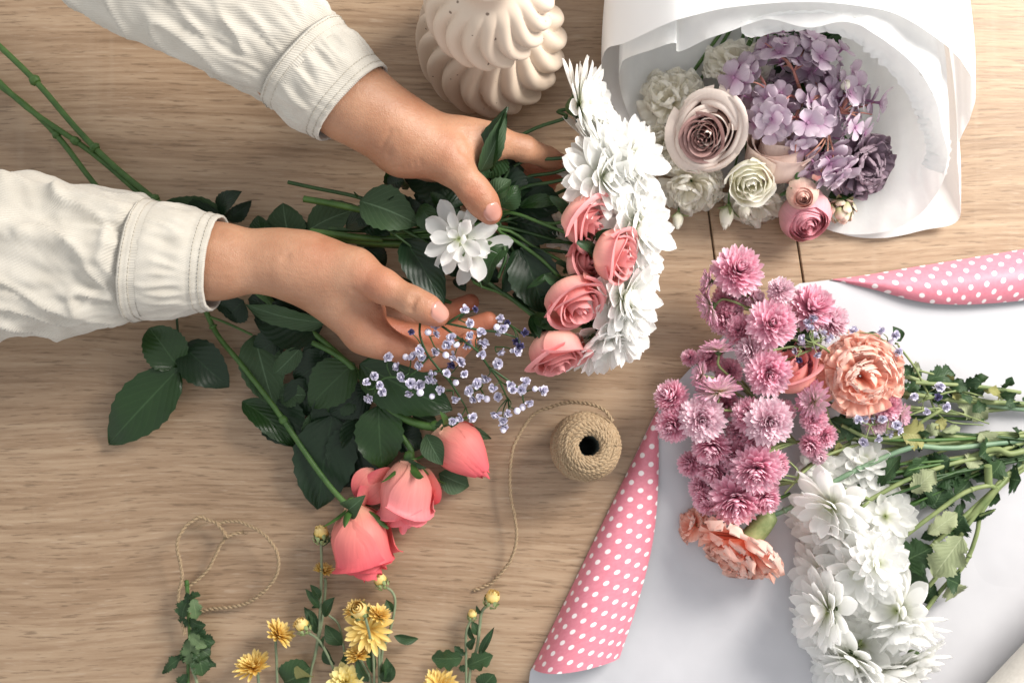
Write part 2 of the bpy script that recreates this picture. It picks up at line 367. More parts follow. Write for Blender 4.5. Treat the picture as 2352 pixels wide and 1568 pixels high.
def dot_paper():
    m, t = nt('polka dot paper'); uv, u, v = uvxy(t)
    P_ = .0101
    def cell(offu, offv):
        a = math_(t,'SUBTRACT',math_(t,'FRACT',math_(t,'ADD',math_(t,'DIVIDE',u,P_*1.62),offu)),.5)
        b = math_(t,'SUBTRACT',math_(t,'FRACT',math_(t,'ADD',math_(t,'DIVIDE',v,P_*1.62),offv)),.5)
        return math_(t,'SQRT',math_(t,'ADD',math_(t,'MULTIPLY',a,a),math_(t,'MULTIPLY',b,b)))
    d = math_(t,'MINIMUM',cell(0,0),cell(.5,.5))
    r = math_(t,'SMOOTH_MIN', d, 9.0)
    dot = math_(t,'SUBTRACT',1.0,math_(t,'MULTIPLY',math_(t,'SUBTRACT',d,.130),30.0),True)
    n = noise_(t, uv, 260, 3)
    pink = ramp(t, n, [(.3,(.60,.19,.25)),(.7,(.66,.23,.29))])
    back = mixc(t, pink, (.86,.80,.80), dot)
    g = nd(t, 'ShaderNodeNewGeometry')
    front = ramp(t, noise_(t, uv, 25, 3), [(.3,(.475,.475,.50)),(.7,(.515,.515,.54))])
    col = mixc(t, front, back, g.outputs['Backfacing'])
    cr = math_(t,'ABSOLUTE',math_(t,'SUBTRACT',noise_(t, uv, 7, 2),.5)); finish(t, col, .42, bump=math_(t,'ADD',math_(t,'MULTIPLY',noise_(t, uv, 9, 3),.5),math_(t,'MULTIPLY',cr,1.1)), bstr=.4, bdist=.008, spec=.4)
    return m
M['dot_paper'] = dot_paper()
M['wrap_paper'] = plain_mat('white wrapping paper', (.86,.86,.86), (.90,.90,.90), 9, .5, .2, .003, transl=.4)
M['tissue'] = plain_mat('waxed tissue', (.84,.85,.85), (.90,.91,.90), 60, .32, .45, .002, transl=.5)
M['roll_paper'] = plain_mat('cream felt paper', (.66,.62,.56), (.74,.70,.64), 300, .8, .4, .0005)
# ------------------------------------------------------------------ petals, leaves, flower prototypes
def petal(L, Wd, nu=5, nv=6, th0=0.0, bend=0.0, cup=.25, wide=.6, base=.35, ruffle=0.0, rf=5, ph=0.0, twist=0.0, notch=0.0):
    """local: grows along +X, width along Y, face up +Z; th0 start elevation, bend extra elevation to the tip"""
    q_ = np.linspace(0,1,nv+1); t = 1-(1-q_)**1.7; s = np.linspace(-1,1,nu+1)
    th = th0 + bend*t**1.4; dt = np.diff(t)
    x = np.concatenate([[0], np.cumsum(np.cos((th[1:]+th[:-1])/2)*dt*L)]); z = np.concatenate([[0], np.cumsum(np.sin((th[1:]+th[:-1])/2)*dt*L)])
    a = np.clip(t/wide,0,1); w = (base+(1-base)*(a*a*(3-2*a)))
    b = np.clip((t-wide)/(1-wide),0,1); w = w*np.sqrt(np.clip(1-b**2.1*.95,0,1))*Wd/2
    S, T_ = np.meshgrid(s, t)
    cz = cup*w[:,None]*S**2
    nx, nz = -np.sin(th)[:,None], np.cos(th)[:,None]
    G = np.zeros((nv+1,nu+1,3))
    tipround = -(S**2)*L*.035*T_**3 + (-1.0*(np.abs(S)<.3)*notch*L*T_**6)
    rz = ruffle*L*T_**2*np.sin(S*rf+ph)*(0.4+np.abs(S))
    hgt = cz + rz
    G[...,0] = x[:,None] + nx*hgt + tipround*np.cos(th)[:,None]
    G[...,1] = S*w[:,None]*(1+0*T_)
    G[...,2] = z[:,None] + nz*hgt + tipround*np.sin(th)[:,None]
    if twist:
        an = twist*T_; y=G[...,1].copy(); zz=G[...,2]-z[:,None]
        G[...,1] = y*np.cos(an)-zz*np.sin(an); G[...,2] = z[:,None]+y*np.sin(an)+zz*np.cos(an)
    return G
def rotz(G, a, r0=0.0, z0=0.0):
    X = G[...,0]+r0; c, s = math.cos(a), math.sin(a)
    return np.stack([X*c-G[...,1]*s, X*s+G[...,1]*c, G[...,2]+z0], -1)

def head(seed, R, layers, Wf=.3, cup=.35, jit=.12, nu=4, nv=5, r0=.06, ruffle=0.0, wide=.62, base=.35, mat='white_petal', dz=.02, tw=0.25, sub=(), rf=5):
    """layers: (count, start elevation deg, bend deg, length factor)"""
    rg = random.Random(seed); b = MB()
    for li, (n, el, bd, lf) in enumerate(layers):
        off = rg.random()*6.28
        for k in range(n):
            L = R*lf*(1+rg.uniform(-jit,jit)); a = off + 2*math.pi*(k+rg.uniform(-.25,.25))/n
            G = petal(L, L*Wf*(1+rg.uniform(-.15,.15)), nu, nv, math.radians(el+rg.uniform(-9,9)), math.radians(bd+rg.uniform(-14,14)),
                      cup, wide, base, ruffle*(.5+rg.random()), rf, rg.random()*6.28, rg.uniform(-tw,tw), 0)
            b.grid(rotz(G, a, R*r0*(1-li/len(layers)), R*dz*li), rnd=rg.random())
    out = [('flower_head', b.mesh('flower_head', M[mat]))]
    for s in sub: out.append(s)
    return out
def calyx_mesh(R, dark=True, n=14, L=.32, seed=1):
    rg = random.Random(seed); b = MB()
    prof = [(0,-.30),(.09,-.28),(.17,-.2),(.24,-.09),(.24,.02)]
    a = np.linspace(0,2*np.pi,10,endpoint=False)
    G = np.array([[[R*r*math.cos(x), R*r*math.sin(x), R*z] for x in a] for r, z in prof]); b.grid(G, cu=True)
    for k in range(n):
        G = petal(R*L*(1+rg.uniform(-.2,.2)), R*.13, 2, 3, math.radians(rg.uniform(-12,18)), .3, .2)
        b.grid(rotz(G, k*6.283/n+rg.uniform(-.1,.1), R*.14, -R*.10*rg.random()), rnd=rg.random())
    return ('calyx', b.mesh('calyx', M['calyx' if dark else 'calyx_pale']))
def eye_mesh(R, z=.03):
    b = MB(); rg = random.Random(3)
    for k in range(40):
        r = R*.16*math.sqrt(k/40); a = k*2.4; c = Vector((r*math.cos(a), r*math.sin(a), R*z))
        b.tube([c, c+Vector((r*.2*math.cos(a), r*.2*math.sin(a), R*.10))], [R*.018,R*.014], seg=4, smooth=0, rnd=rg.random())
    return ('flower_centre', b.mesh('flower_centre', M['eye']))

def rose(seed, R, Hh, nl=5, npet=(4,3), open_=0.9, flare=.12, close=.75, inner=.25, mat='coral_petal', wfac=1.5, roll=.12, name='flower_head', base_r=.12, ruf=0.0, spiral=.07):
    """petals wrapped round the +Z axis, base at the origin; outer layers first"""
    rg = random.Random(seed); b = MB(); nu, nv = 10, 9
    t = np.linspace(0,1,nv+1); s = np.linspace(-1,1,nu+1); S, T_ = np.meshgrid(s,t)
    for li in range(nl):
        f = 1-li/(nl-1+1e-9); Rl = R*(inner+(1-inner)*f); n = npet[0] if f>.5 else npet[1]
        cl = close + (open_-close)*f; off = rg.random()*6.28
        for k in range(n):
            hw = math.pi/n*wfac*(1+rg.uniform(-.1,.1)); az = off+2*math.pi*k/n+rg.uniform(-.15,.15)
            a = np.clip(T_/.5,0,1); prof = base_r/(.3+.7*f)+(1-base_r/(.3+.7*f))*np.sin(a*np.pi/2)**.8
            c = np.clip((T_-.5)/.5,0,1); prof = prof*(1+(cl-1)*c**1.6)
            r = Rl*prof*(1+spiral*S*(1 if rg.random()<.9 else -1)) 
            fl = flare*(f**.6)*(1+rg.uniform(-.5,.6))
            r = r + R*fl*np.clip((T_-.72)/.28,0,1)**2
            wv = .5+.5*np.sin(np.clip(T_*1.25,0,1)*np.pi/2)
            ang = az + S*hw*wv
            rg2 = rg.random()*6
            r = r*(1+.03*np.sin(S*3+rg2+T_*3)) + R*ruf*T_**3*np.sin(S*7+rg2)
            Hl = Hh*(1+rg.uniform(-.05,.05))*(.88+.12*(1-f) if close<.85 else .78+.22*f*0+.1*(1-f))
            top = 1-.16*np.abs(S)**2.6
            z = Hl*(T_*top) + Hh*.04*np.sin(S*4+rg2)*T_**4
            z = z - R*roll*(f**.7)*np.clip((T_-.86)/.14,0,1)**1.5*(1+.5*np.sin(S*2+rg2))
            G = np.stack([r*np.cos(ang), r*np.sin(ang), z], -1)
            b.grid(G, rnd=rg.random())
    return [(name, b.mesh(name, M[mat]))]
def sepals(R, Hh, n=5, seed=1, out=.5, mat='stem_green', L=1.0):
    rg = random.Random(seed); b = MB()
    G = np.array([[[R*r*math.cos(x), R*r*math.sin(x), Hh*z] for x in np.linspace(0,6.283,10,endpoint=False)] for r, z in [(.06,-.16),(.2,-.13),(.27,-.05),(.26,.02),(.3,.07)]]); b.grid(G, cu=True)
    for k in range(n):
        el = math.radians(rg.uniform(10,60)-60*out); G = petal(Hh*.62*L*(1+rg.uniform(-.25,.25)), R*.42, 4, 7, el+.6, math.radians(rg.uniform(-90,60)), .5, wide=.3, base=.7, twist=rg.uniform(-1,1))
        b.grid(rotz(G, k*6.283/n+rg.uniform(-.2,.2), R*.24, 0), rnd=rg.random())
    return ('calyx', b.mesh('calyx', M[mat]))
def carnation(seed, R, mat='peach_petal', n=46, spread=85, sub=()):
    rg = random.Random(seed); b = MB()
    for k in range(n):
        f = (k+.5)/n; el = math.radians(90-spread*f**.75+rg.uniform(-8,8)); L = R*(.72+.30*f)*(1+rg.uniform(-.08,.08))
        nu, nv = 18, 9
        G = petal(L, L*(.9+.3*rg.random()), nu, nv, el, math.radians(rg.uniform(-50,0)), .2, wide=.93, base=.10,
                  ruffle=.055*(1+rg.random()), rf=rg.uniform(8,13), ph=rg.random()*6.28, twist=rg.uniform(-.3,.3))
        G[-1,::2,:] *= .975
        b.grid(rotz(G, rg.random()*6.283, R*.02, -R*.1), rnd=rg.random())
    return [('flower_head', b.mesh('flower_head', M[mat]))]+list(sub)
def ball_petals(seed, R, mat, n=60, Lf=.5, wf=.45, closed=20, name='flower_head', sub=()):
    """petals lying like scales on a ball, tips towards +Z: ranunculus, buds"""
    rg = random.Random(seed); b = MB()
    for k in range(n):
        f = k/n; lat = math.radians(-70+140*f)       # from the bottom up
        rr = R*math.cos(lat)*(1-.12*f); z = R*math.sin(lat)*.8
        G = petal(R*Lf, R*wf*(1+rg.uniform(-.1,.2)), 5, 5, math.radians(90+math.degrees(lat)*.75-8), math.radians(closed), .45, wide=.6, base=.5, ruffle=.02, ph=rg.random()*6)
        b.grid(rotz(G, k*2.39996, rr, z), rnd=rg.random())
    b2 = MB()
    return [(name, b.mesh(name, M[mat]))]+list(sub)

def leaf(b, base, tip, w, arch=.12, fold=.25, roll=0.0, curl=0.0, n=16, serr=.035, shape='rose', up=(0,0,1), rnd=None, droop=0.0, wav=.03, side=0.0):
    base, tip, up = V3(base), V3(tip), V3(up); d = tip-base; L = np.linalg.norm(d); d/=L
    sd = np.cross(d, up); sd/=np.linalg.norm(sd); nr = np.cross(sd, d)
    c, s_ = math.cos(roll), math.sin(roll); sd, nr = sd*c+nr*s_, nr*c-sd*s_
    t = np.linspace(0,1,n+1); nu = 8; s = np.linspace(-1,1,nu+1)
    if shape=='rose': wd = np.sin(np.pi*t**.80)**.72*(1-.12*t)
    elif shape=='narrow': wd = np.sin(np.pi*t**.9)**.9
    elif shape=='lobed':
        wd = np.sin(np.pi*t**1.05)**.6*(.62+.38*np.abs(np.sin(t*np.pi*3.2+.3))**.8)
    elif shape=='round': wd = np.sin(np.pi*t**.85)**.5
    wd = np.maximum(wd, .02)*w/2
    r = random.Random(int(abs(base[0]*9e5+base[1]*7e5+tip[0]*5e5))); ph=r.random()*6
    S, T_ = np.meshgrid(s,t); jag = np.where(np.arange(n+1)%2==0, 1.0, 1-serr*2)[:,None]
    ww = wd[:,None]*np.where(np.abs(S)>.9, jag, 1)
    z = arch*L*np.sin(np.pi*T_) - droop*L*T_**2 + fold*ww*np.abs(S)**1.3 + curl*ww*S*T_ + wav*L*np.sin(T_*9+S*2.2+ph)*np.abs(S)
    bx = side*L*np.sin(np.pi*t)
    G = base + (T_*L)[...,None]*d + (S*ww+bx[:,None])[...,None]*sd + z[...,None]*nr
    G[...,2] = np.maximum(G[...,2], .0015)
    b.grid(G, rnd=r.random() if rnd is None else rnd, flip=False)
def leafobj(parent, mat, *a, **k):
    b = MB(); leaf(b, *a, **k); return b.build('leaf', M[mat], parent)
def stemobj(parent, pts, r, mat='stem_green', seg=8, name='stem', nodes=()):
    b = MB(); p = b.tube(pts, r, seg=seg)
    for f in nodes:
        i = min(len(p)-2, int(f*(len(p)-1))); c = p[i]; rr = (r if np.isscalar(r) else r[0])
        b.tube([c-(p[i+1]-c)*.2, c, c+(p[i+1]-c)*.2], [rr*1.05, rr*1.35, rr*1.05], seg=8, smooth=3)
    return b.build(name, M[mat], parent)

# ------------------------------------------------------------------ the table
SEAM = [((1626,470),(1643,610)), ((1829,540),(1845,645))]
def seam_x(i, y):
    (x0,y0),(x1,y1) = SEAM[i]; a = P('D',x0,y0); c = P('D',x1,y1); return a.x+(y-a.y)*(c.x-a.x)/(c.y-a.y)
tb = thing('table', (0,0,-.74), 'light oak-grain table that everything in the picture lies on', 'table')
tb['kind'] = 'structure'
YT, YB, XL, XR, TH, GAP = .75, -.62, -.72, .95, .028, .00075
for xs in (((XL,XL), (seam_x(0,YT)-GAP, seam_x(0,YB)-GAP)), ((seam_x(0,YT)+GAP, seam_x(0,YB)+GAP), (seam_x(1,YT)-GAP, seam_x(1,YB)-GAP)), ((seam_x(1,YT)+GAP, seam_x(1,YB)+GAP), (XR,XR))):
    b = MB(); (a0,a1),(c0,c1) = xs; e = .0008
    def ring(i, z): return [(a0+i,YT-i,z),(c0-i,YT-i,z),(c1-i,YB+i,z),(a1+i,YB+i,z)]
    V = np.array(ring(0,-TH)+ring(0,-e)+ring(e,0.0)); Q=[(0,1,2,3)]
    for r_ in (0,4):
        for j in range(4): Q.append((r_+(j+1)%4, r_+j, r_+4+j, r_+4+(j+1)%4))
    Q.append((11,10,9,8)); b.add(V, [q[::-1] for q in Q], None)
    o = b.build('board', M['wood'], tb)
    for p_ in o.data.polygons: p_.use_smooth = False
b = MB()
for (x, y) in ((XL+.08,YT-.08),(XR-.08,YT-.08),(XL+.08,YB+.08),(XR-.08,YB+.08)):
    b = MB(); b.tube([(x,y,-.74),(x,y,-TH-.001)], .028, seg=12, smooth=0); b.build('leg', M['wood'], tb)
fl = MB(); fl.add([(-3,-3,-.742),(3,-3,-.742),(3,3,-.742),(-3,3,-.742)], [(0,1,2,3)])
M['floor'] = plain_mat('grey floor', (.2,.19,.18), (.25,.24,.22), 3, .6)
tag(fl.build('floor', M['floor']), kind='structure')

# ------------------------------------------------------------------ vase
def vase():
    prof = [(.034,0),(.050,.004),(.0605,.022),(.0645,.044),(.060,.070),(.046,.092),(.038,.104),(.0385,.114),(.0465,.130),(.0495,.150),(.0455,.172),(.034,.192),(.023,.203),(.0205,.215),(.022,.222),(.0195,.224),(.017,.216),(.017,.19),(.02,.15)]
    p, _ = catmull([(r,0,z) for r,z in prof], 8, np.ones(len(prof)))
    r, z = p[:,0], p[:,2]; n = 240; a = np.linspace(0,2*np.pi,n,endpoint=False)
    bulge = np.clip((r-.024)/.022,0,1)*(np.arange(len(r)) < 15*8-14)
    low = z<.106
    tw = np.where(low, 1.2*(z-.05)+.16*np.sin((z-.05)*60), 1.5*(z-.15)+.16*np.sin((z-.15)*62))
    NR = 18
    A = a[None,:]+tw[:,None]
    w = np.abs(np.cos(A*NR/2)); rid = w**.85
    amp = .0105*bulge[:,None]*np.clip(r/.06,0,1)[:,None]
    rr = r[:,None] + amp*(rid-.62)
    G = np.stack([rr*np.cos(a), rr*np.sin(a), np.broadcast_to(z[:,None], rr.shape)], -1)
    c = P('D', 1131, 124, 0); G = G*np.array([.93,.93,1]) + np.array([c.x+.0, c.y+.0, 0.0])
    b = MB(); b.grid(G, cu=True, flip=False)
    k = len(G[0]); b.add(np.vstack([G[0], [[c.x,c.y,0.0006]]]), None, [((j+1)%k, j, k) for j in range(k)])
    o = b.build('vase', M['ceramic'])
    tag(o, 'two-tiered beige speckled ceramic vase with swirling ridges above the hands', 'vase')
vase()

# ------------------------------------------------------------------ twine
def twine_pts(b, pts, r=.00115, n=6, pitch=.0085, rnd=.5, rg=random.Random(2), fuzz=0):
    p = catmull(np.array([tuple(q) for q in pts]), n*3) if len(pts)>2 else np.asarray(pts)
    L = np.concatenate([[0], np.cumsum(np.linalg.norm(np.diff(p,axis=0),axis=1))]); m = max(8,int(L[-1]/.0013))
    q = np.stack([np.interp(np.linspace(0,L[-1],m), L, p[:,i]) for i in range(3)],-1); N, B = frames(q)
    l = np.linspace(0,L[-1],m)
    jit = np.array([mnoise.noise_vector(Vector((x*170, 3.1, pts[0][0]*50))) for x in l])*.0005; q = q+jit
    for ph in (0, math.pi):
        a = l/pitch*2*np.pi+ph
        s = q + r*.62*(np.cos(a)[:,None]*N+np.sin(a)[:,None]*B)
        b.tube(s, r*.80*(1+.2*np.sin(l*700+ph)), seg=5, smooth=0, rnd=rnd+rg.uniform(-.2,.2))
    for k in range(int(L[-1]*1000*fuzz)):
        i = rg.randrange(m); d = Vector((rg.uniform(-1,1),rg.uniform(-1,1),rg.uniform(-.2,1))).normalized()*rg.uniform(.002,.005)
        c = Vector(q[i]); b.tube([c, c+d*.5+Vector((rg.uniform(-1,1),rg.uniform(-1,1),0))*.0006, c+d], .00010, seg=3, smooth=0, rnd=1)
def spool():
    zt = .056; ct = P('H', 692, 385, zt); cb = P('H', 652, 392, .0)
    t = thing('twine_spool', (cb.x, cb.y, 0), 'ball of natural jute twine wound on a dark core, standing on the bare table', 'twine')
    rg = random.Random(4); b = MB()
    ax = (V3(ct)-V3(cb)); axn = ax/np.linalg.norm(ax); e1 = np.cross([0,1,0], axn); e1/=np.linalg.norm(e1); e2=np.cross(axn,e1)
    R = .0275; Hh = np.linalg.norm(ax)
    prof = [(.0100,1.0),(.0115,1.035),(.0138,1.05),(.0162,1.045),(.0186,1.03),(.0208,1.005),(.0228,.97),(.0245,.925),(.0258,.87),(.0268,.81),(.0275,.74),(.0280,.66),(.0282,.58),(.0282,.5),(.0280,.42),(.0276,.34),(.0268,.26),(.0258,.18),(.0242,.11),(.022,.05),(.018,.02)]
    pr = catmull([(r,0,z*Hh) for r,z in prof], 2)
    for i, (r, _, z) in enumerate(pr):
        n = 90; a = np.linspace(0,2*np.pi,n); tl = rg.uniform(-.04,.04); ph = rg.random()*6
        wob = np.array([mnoise.noise(Vector((math.cos(x)*2.2+ph, math.sin(x)*2.2, i*.7))) for x in a])*.0011
        Rr = r+wob; zz = z+tl*r*np.cos(a+ph)+wob[::-1]*.8
        c = V3(cb)+Rr[:,None]*(np.cos(a)[:,None]*e1+np.sin(a)[:,None]*e2)+zz[:,None]*axn
        c[:,2] = np.maximum(c[:,2], .0016)
        l = np.linspace(0, 2*np.pi*r, n); N, B = frames(c)
        for p2 in (0, math.pi):
            an = l/.0075*2*np.pi+p2+ph
            b.tube(c+.0008*(np.cos(an)[:,None]*N+np.sin(an)[:,None]*B), .00115, seg=5, smooth=0, rnd=rg.random(), caps=False)
    for k in range(240):
        r, _, z = pr[rg.randrange(len(pr))]; a = rg.random()*6.283; d = Vector((rg.uniform(-1,1),rg.uniform(-1,1),rg.uniform(0,1)))*rg.uniform(.0015,.0045)
        c = Vector(V3(cb)+r*(math.cos(a)*e1+math.sin(a)*e2)+z*axn)+Vector((0,0,.0008)); 
        if c.z<.004: continue
        b.tube([c,c+d*.6,c+d*.9+Vector((rg.uniform(-1,1),rg.uniform(-1,1),0))*.001], .00011, seg=3, smooth=0, rnd=1)
    # body filling behind the windings
    b2 = np.array([[V3(cb)+(rr-.0012)*(math.cos(a)*e1+math.sin(a)*e2)+(z*.985)*axn for a in np.linspace(0,2*np.pi,40,endpoint=False)] for rr,_,z in pr]); b2[...,2]=np.maximum(b2[...,2],.001)
    b.grid(b2, cu=True, rnd=.1)
    b.build('winding', M['twine'], t)
    c = MB(); inn = np.array([[V3(cb)+rr*(math.cos(a)*e1+math.sin(a)*e2)+z*Hh*axn for a in np.linspace(0,2*np.pi,32,endpoint=False)] for rr,z in [(.0105,.985),(.0092,1.0),(.0084,.985),(.0080,.6),(.0078,.04),(.0002,.035)]])
    inn[...,2]=np.maximum(inn[...,2],.001); c.grid(inn, cu=True); c.build('core', M['tube_dark'], t)
    s = MB()
    pts = [(808,262,.050),(770,205,.047),(700,177,.040),(640,168,.034),(580,168,.028),(500,190,.022),(420,225,.020),(360,300,.02),(315,390,.019),(297,500,.017),(298,620,.016),(318,740,.015),(330,830,.014),(310,930,.011),(268,1000,.007),(200,1070,.003),(115,1105,.002)]
    twine_pts(s, [P('H',*p) for p in pts], r=.0012, fuzz=.35); s.build('loose_end', M['twine'], t)
spool()
def loop():
    s = MB(); rg=random.Random(7)
    p1 = [(250,862,.012),(215,700,.012),(216,600,.014),(235,520,.016),(225,430,.019),(205,350,.021),(215,270,.020),(265,200,.016),(340,150,.014),(400,172,.013),(460,190,.013),(500,178,.013),(580,180,.015),(660,215,.018),(740,270,.020),(800,350,.021),(815,430,.02),(800,510,.017),(740,590,.013),(650,660,.009),(560,690,.006),(440,705,.004),(345,722,.003)]
    p2 = [(440,188,.015),(470,225,.0135),(500,262,.012),(460,330,.011),(400,450,.009),(340,520,.008),(275,575,.009),(262,640,.010)]
    p3 = [(480,235,.016),(500,272,.0155),(530,262,.014),(565,250,.013),(602,244,.012)]
    for p in (p1,p2,p3): twine_pts(s, [P('F',*q) for q in p], r=.00125, fuzz=.4)
    for k in range(40):
        c = P('F', rg.uniform(330,450), rg.uniform(150,200), .014); d = P('F', rg.uniform(240,320), rg.uniform(190,250), .010)
        if k>22: c = P('F', 600, 244, .0125); d = c+Vector((rg.uniform(0,.006), rg.uniform(-.003,.003), 0))
        s.tube([c,(c+d)/2+Vector((0,rg.uniform(-.002,.002),.001)),d], .00012, seg=3, rnd=1)
    o = s.build('twine_loop', M['twine']); tag(o, 'knotted open loop of thin jute twine lying beside the small leafy sprig', 'twine')
loop()

# ------------------------------------------------------------------ polka-dot paper sheet
def sheet():
    """white face up; its left edge and its top right edge are rolled back and show the dotted side"""
    b = MB()
    A0 = P('D',1508,942); A1 = P('D',1222,1532); T0 = P('D',1836,651); T1 = P('D',2700,520)
    BL = P('D',1216,1560); 
    def uvw(p): return (p[0], p[1])
    # flat part with gentle undulation, as a fan of strips from left boundary to right boundary
    left = [P('D',x,y) for x,y in [(1836,651),(1770,690),(1690,745),(1610,820),(1545,890),(1508,942),(1437,1090),(1365,1238),(1294,1385),(1226,1524),(1217,1545),(1213,1600),(1205,1760)]]
    top = [P('D',x,y) for x,y in [(1836,651),(1905,643),(1960,637),(2100,614),(2352,572),(2560,540),(2700,520),(2705,700),(2710,900),(2715,1100),(2718,1300),(2720,1500),(2725,1760)]]
    L_ = catmull([tuple(p) for p in left],4); R_ = catmull([tuple(p) for p in top],4)
    n = 60; G = np.zeros((len(L_), n+1, 3))
    for i in range(len(L_)):
        for j in range(n+1):
            f = j/n; p = L_[i]*(1-f)+R_[i]*f
            e = min(f, 1-f, i/(len(L_)))*8; e = min(1,e)
            p = p.copy(); p[2] = .0016+.0028*e*(.5+.5*mnoise.noise(Vector((p[0]*7,p[1]*7,2)))) ; G[i,j]=p
    UVg = G[...,:2].copy()
    b.grid(G, UVg, flip=True)
    # left roll: from fold line rises and comes back over the sheet to the free edge
    fold = [(1508,942),(1437,1090),(1365,1238),(1294,1385),(1222,1531)]
    free = [(1513,950),(1513,1120),(1500,1255),(1467,1390),(1425,1517)]
    fo = catmull([tuple(P('D',*p)) for p in fold],8); m = len(fo); nn=16
    rise = np.linspace(.004,.030,m); fr = catmull([tuple(P('D',*p,z)) for p,z in zip(free,(.004,.012,.018,.022,.024))],8)
    G = np.zeros((m,nn+1,3)); UV = np.zeros((m,nn+1,2))
    for i in range(m):
        w = np.linalg.norm(fr[i]-fo[i]); acc=0; prev=None
        for j in range(nn+1):
            f = j/nn; h = .0016 + rise[i]*np.sin(np.pi*min(1,f*1.0))**.75*(1-.25*f) + (fr[i][2])*f*.55
            p = fo[i]*(1-f)+fr[i]*f
            side = -(.16*w)*np.sin(np.pi*f)*(1-f)   # bulges a little outward past the fold line
            dirn = (fr[i]-fo[i])/max(w,1e-6)
            p = p + dirn*side; p[2] = h; G[i,j]=p
            if prev is not None: acc += np.linalg.norm(p-prev)
            prev=p; UV[i,j]=(acc, i/m*.62*.42+0)
    # metric UV along the fold
    Lf = np.concatenate([[0],np.cumsum(np.linalg.norm(np.diff(fo,axis=0),axis=1))]); UV[...,1]=Lf[:,None]; 
    c_,s_=math.cos(.42),math.sin(.42); U=UV.copy(); UV[...,0]=U[...,0]*c_-U[...,1]*s_; UV[...,1]=U[...,0]*s_+U[...,1]*c_
    b.grid(G, UV, flip=False)
    # top right roll
    fold = [(1905,642),(1985,632),(2100,613),(2352,572),(2700,515)]
    free = [(1912,643),(2005,664),(2150,697),(2352,690),(2700,640)]
    fo = catmull([tuple(P('D',*p)) for p in fold],8); fr = catmull([tuple(P('D',*p,z)) for p,z in zip(free,(.002,.008,.014,.016,.016))],8); m=len(fo)
    rise = np.linspace(.002,.020,m); G = np.zeros((m,nn+1,3)); UV=np.zeros((m,nn+1,2))
    Lf = np.concatenate([[0],np.cumsum(np.linalg.norm(np.diff(fo,axis=0),axis=1))])
    for i in range(m):
        acc=0; prev=None
        for j in range(nn+1):
            f=j/nn; p=fo[i]*(1-f)+fr[i]*f; p[2]=.0018+rise[i]*np.sin(np.pi*f)**.8+fr[i][2]*f*.6; G[i,j]=p
            if prev is not None: acc+=np.linalg.norm(p-prev)
            prev=p; UV[i,j]=(Lf[i],acc)
    b.grid(G, UV, flip=True)
    o = b.build('wrapping_paper', M['dot_paper'])
    tag(o, 'large flat white sheet with rolled edges showing pink polka-dot side, under the loose flowers', 'wrapping paper')
sheet()
def roll():
    # only its flank enters the picture in the lower right corner
    b = MB(); r = .055; a = P('D', 2400, 1330, 0); c = P('D', 2090, 1660, 0); d = (c-a).normalized(); n = Vector((d.y,-d.x,0))
    if n.x < 0: n = -n
    a0 = a - d*.16 + n*(r*1.0); c0 = c + d*.05 + n*(r*1.0)
    a0.z = c0.z = r+.0066
    a_ = np.linspace(0,2*np.pi,64,endpoint=False); nn=40
    G = np.zeros((nn,64,3))
    for i in range(nn):
        p = a0.lerp(c0,i/(nn-1))
        for j,x in enumerate(a_): G[i,j] = V3(p)+r*(1+.004*mnoise.noise(Vector((i*.2,x,1))))*(math.cos(x)*V3(n)+math.sin(x)*np.array([0,0,1.]))
    b.grid(G, G[...,:2]*1.0, cu=True)
    G2 = G.copy(); ax0=V3(a0); ax1=V3(c0)
    for (E, cen) in ((G[0],ax0),(G[-1],ax1)):
        b.grid(np.stack([E, cen+(E-cen)*.72]), cu=True)
    o = b.build('paper_roll', M['roll_paper']); tag(o, 'thick roll of cream felt-like paper lying in the lower right corner', 'paper roll')
roll()
# ------------------------------------------------------------------ person: hands as one smooth surface
def cap_d(X, a, b, ra, rb):
    a = V3(a); b = V3(b); ba = b-a; pa = X-a; t = np.clip((pa@ba)/max(ba@ba,1e-12),0,1)
    return np.linalg.norm(pa-t[...,None]*ba,axis=-1)-(ra+(rb-ra)*t)
def smin(a, b, k):
    h = np.maximum(k-np.abs(a-b),0)/k; return np.minimum(a,b)-h*h*k*.25
class Body:
    def __init__(s): s.groups=[]; s.cuts=[]; s.red=[]
    def group(s, k, prims): s.groups.append((k, prims))     # prims: (a,b,ra,rb,kinner)
    def val(s, X):
        D = None
        for k, prims in s.groups:
            g = None
            for a,b,ra,rb,kk in prims:
                d = cap_d(X,a,b,ra,rb); g = d if g is None else smin(g,d,kk)
            D = g if D is None else smin(D,g,k)
        for a,b,r,dep in s.cuts:
            d = cap_d(X,a,b,0,0); D = D + dep*np.exp(-(d/r)**2)
        return D
    def mesh(s, lo, hi, h):
        lo=V3(lo); hi=V3(hi); n = np.ceil((hi-lo)/h).astype(int)+1
        ax=[lo[i]+h*np.arange(n[i]) for i in range(3)]
        D = np.full(tuple(n), .02, np.float32)
        # evaluated in slabs; away from the surface a coarse value is enough
        for i0 in range(0, n[0], 24):
            X = np.stack(np.meshgrid(ax[0][i0:i0+24],ax[1],ax[2],indexing='ij'),-1); D[i0:i0+24]=s.val(X)
        return surfnet(D, lo, h)
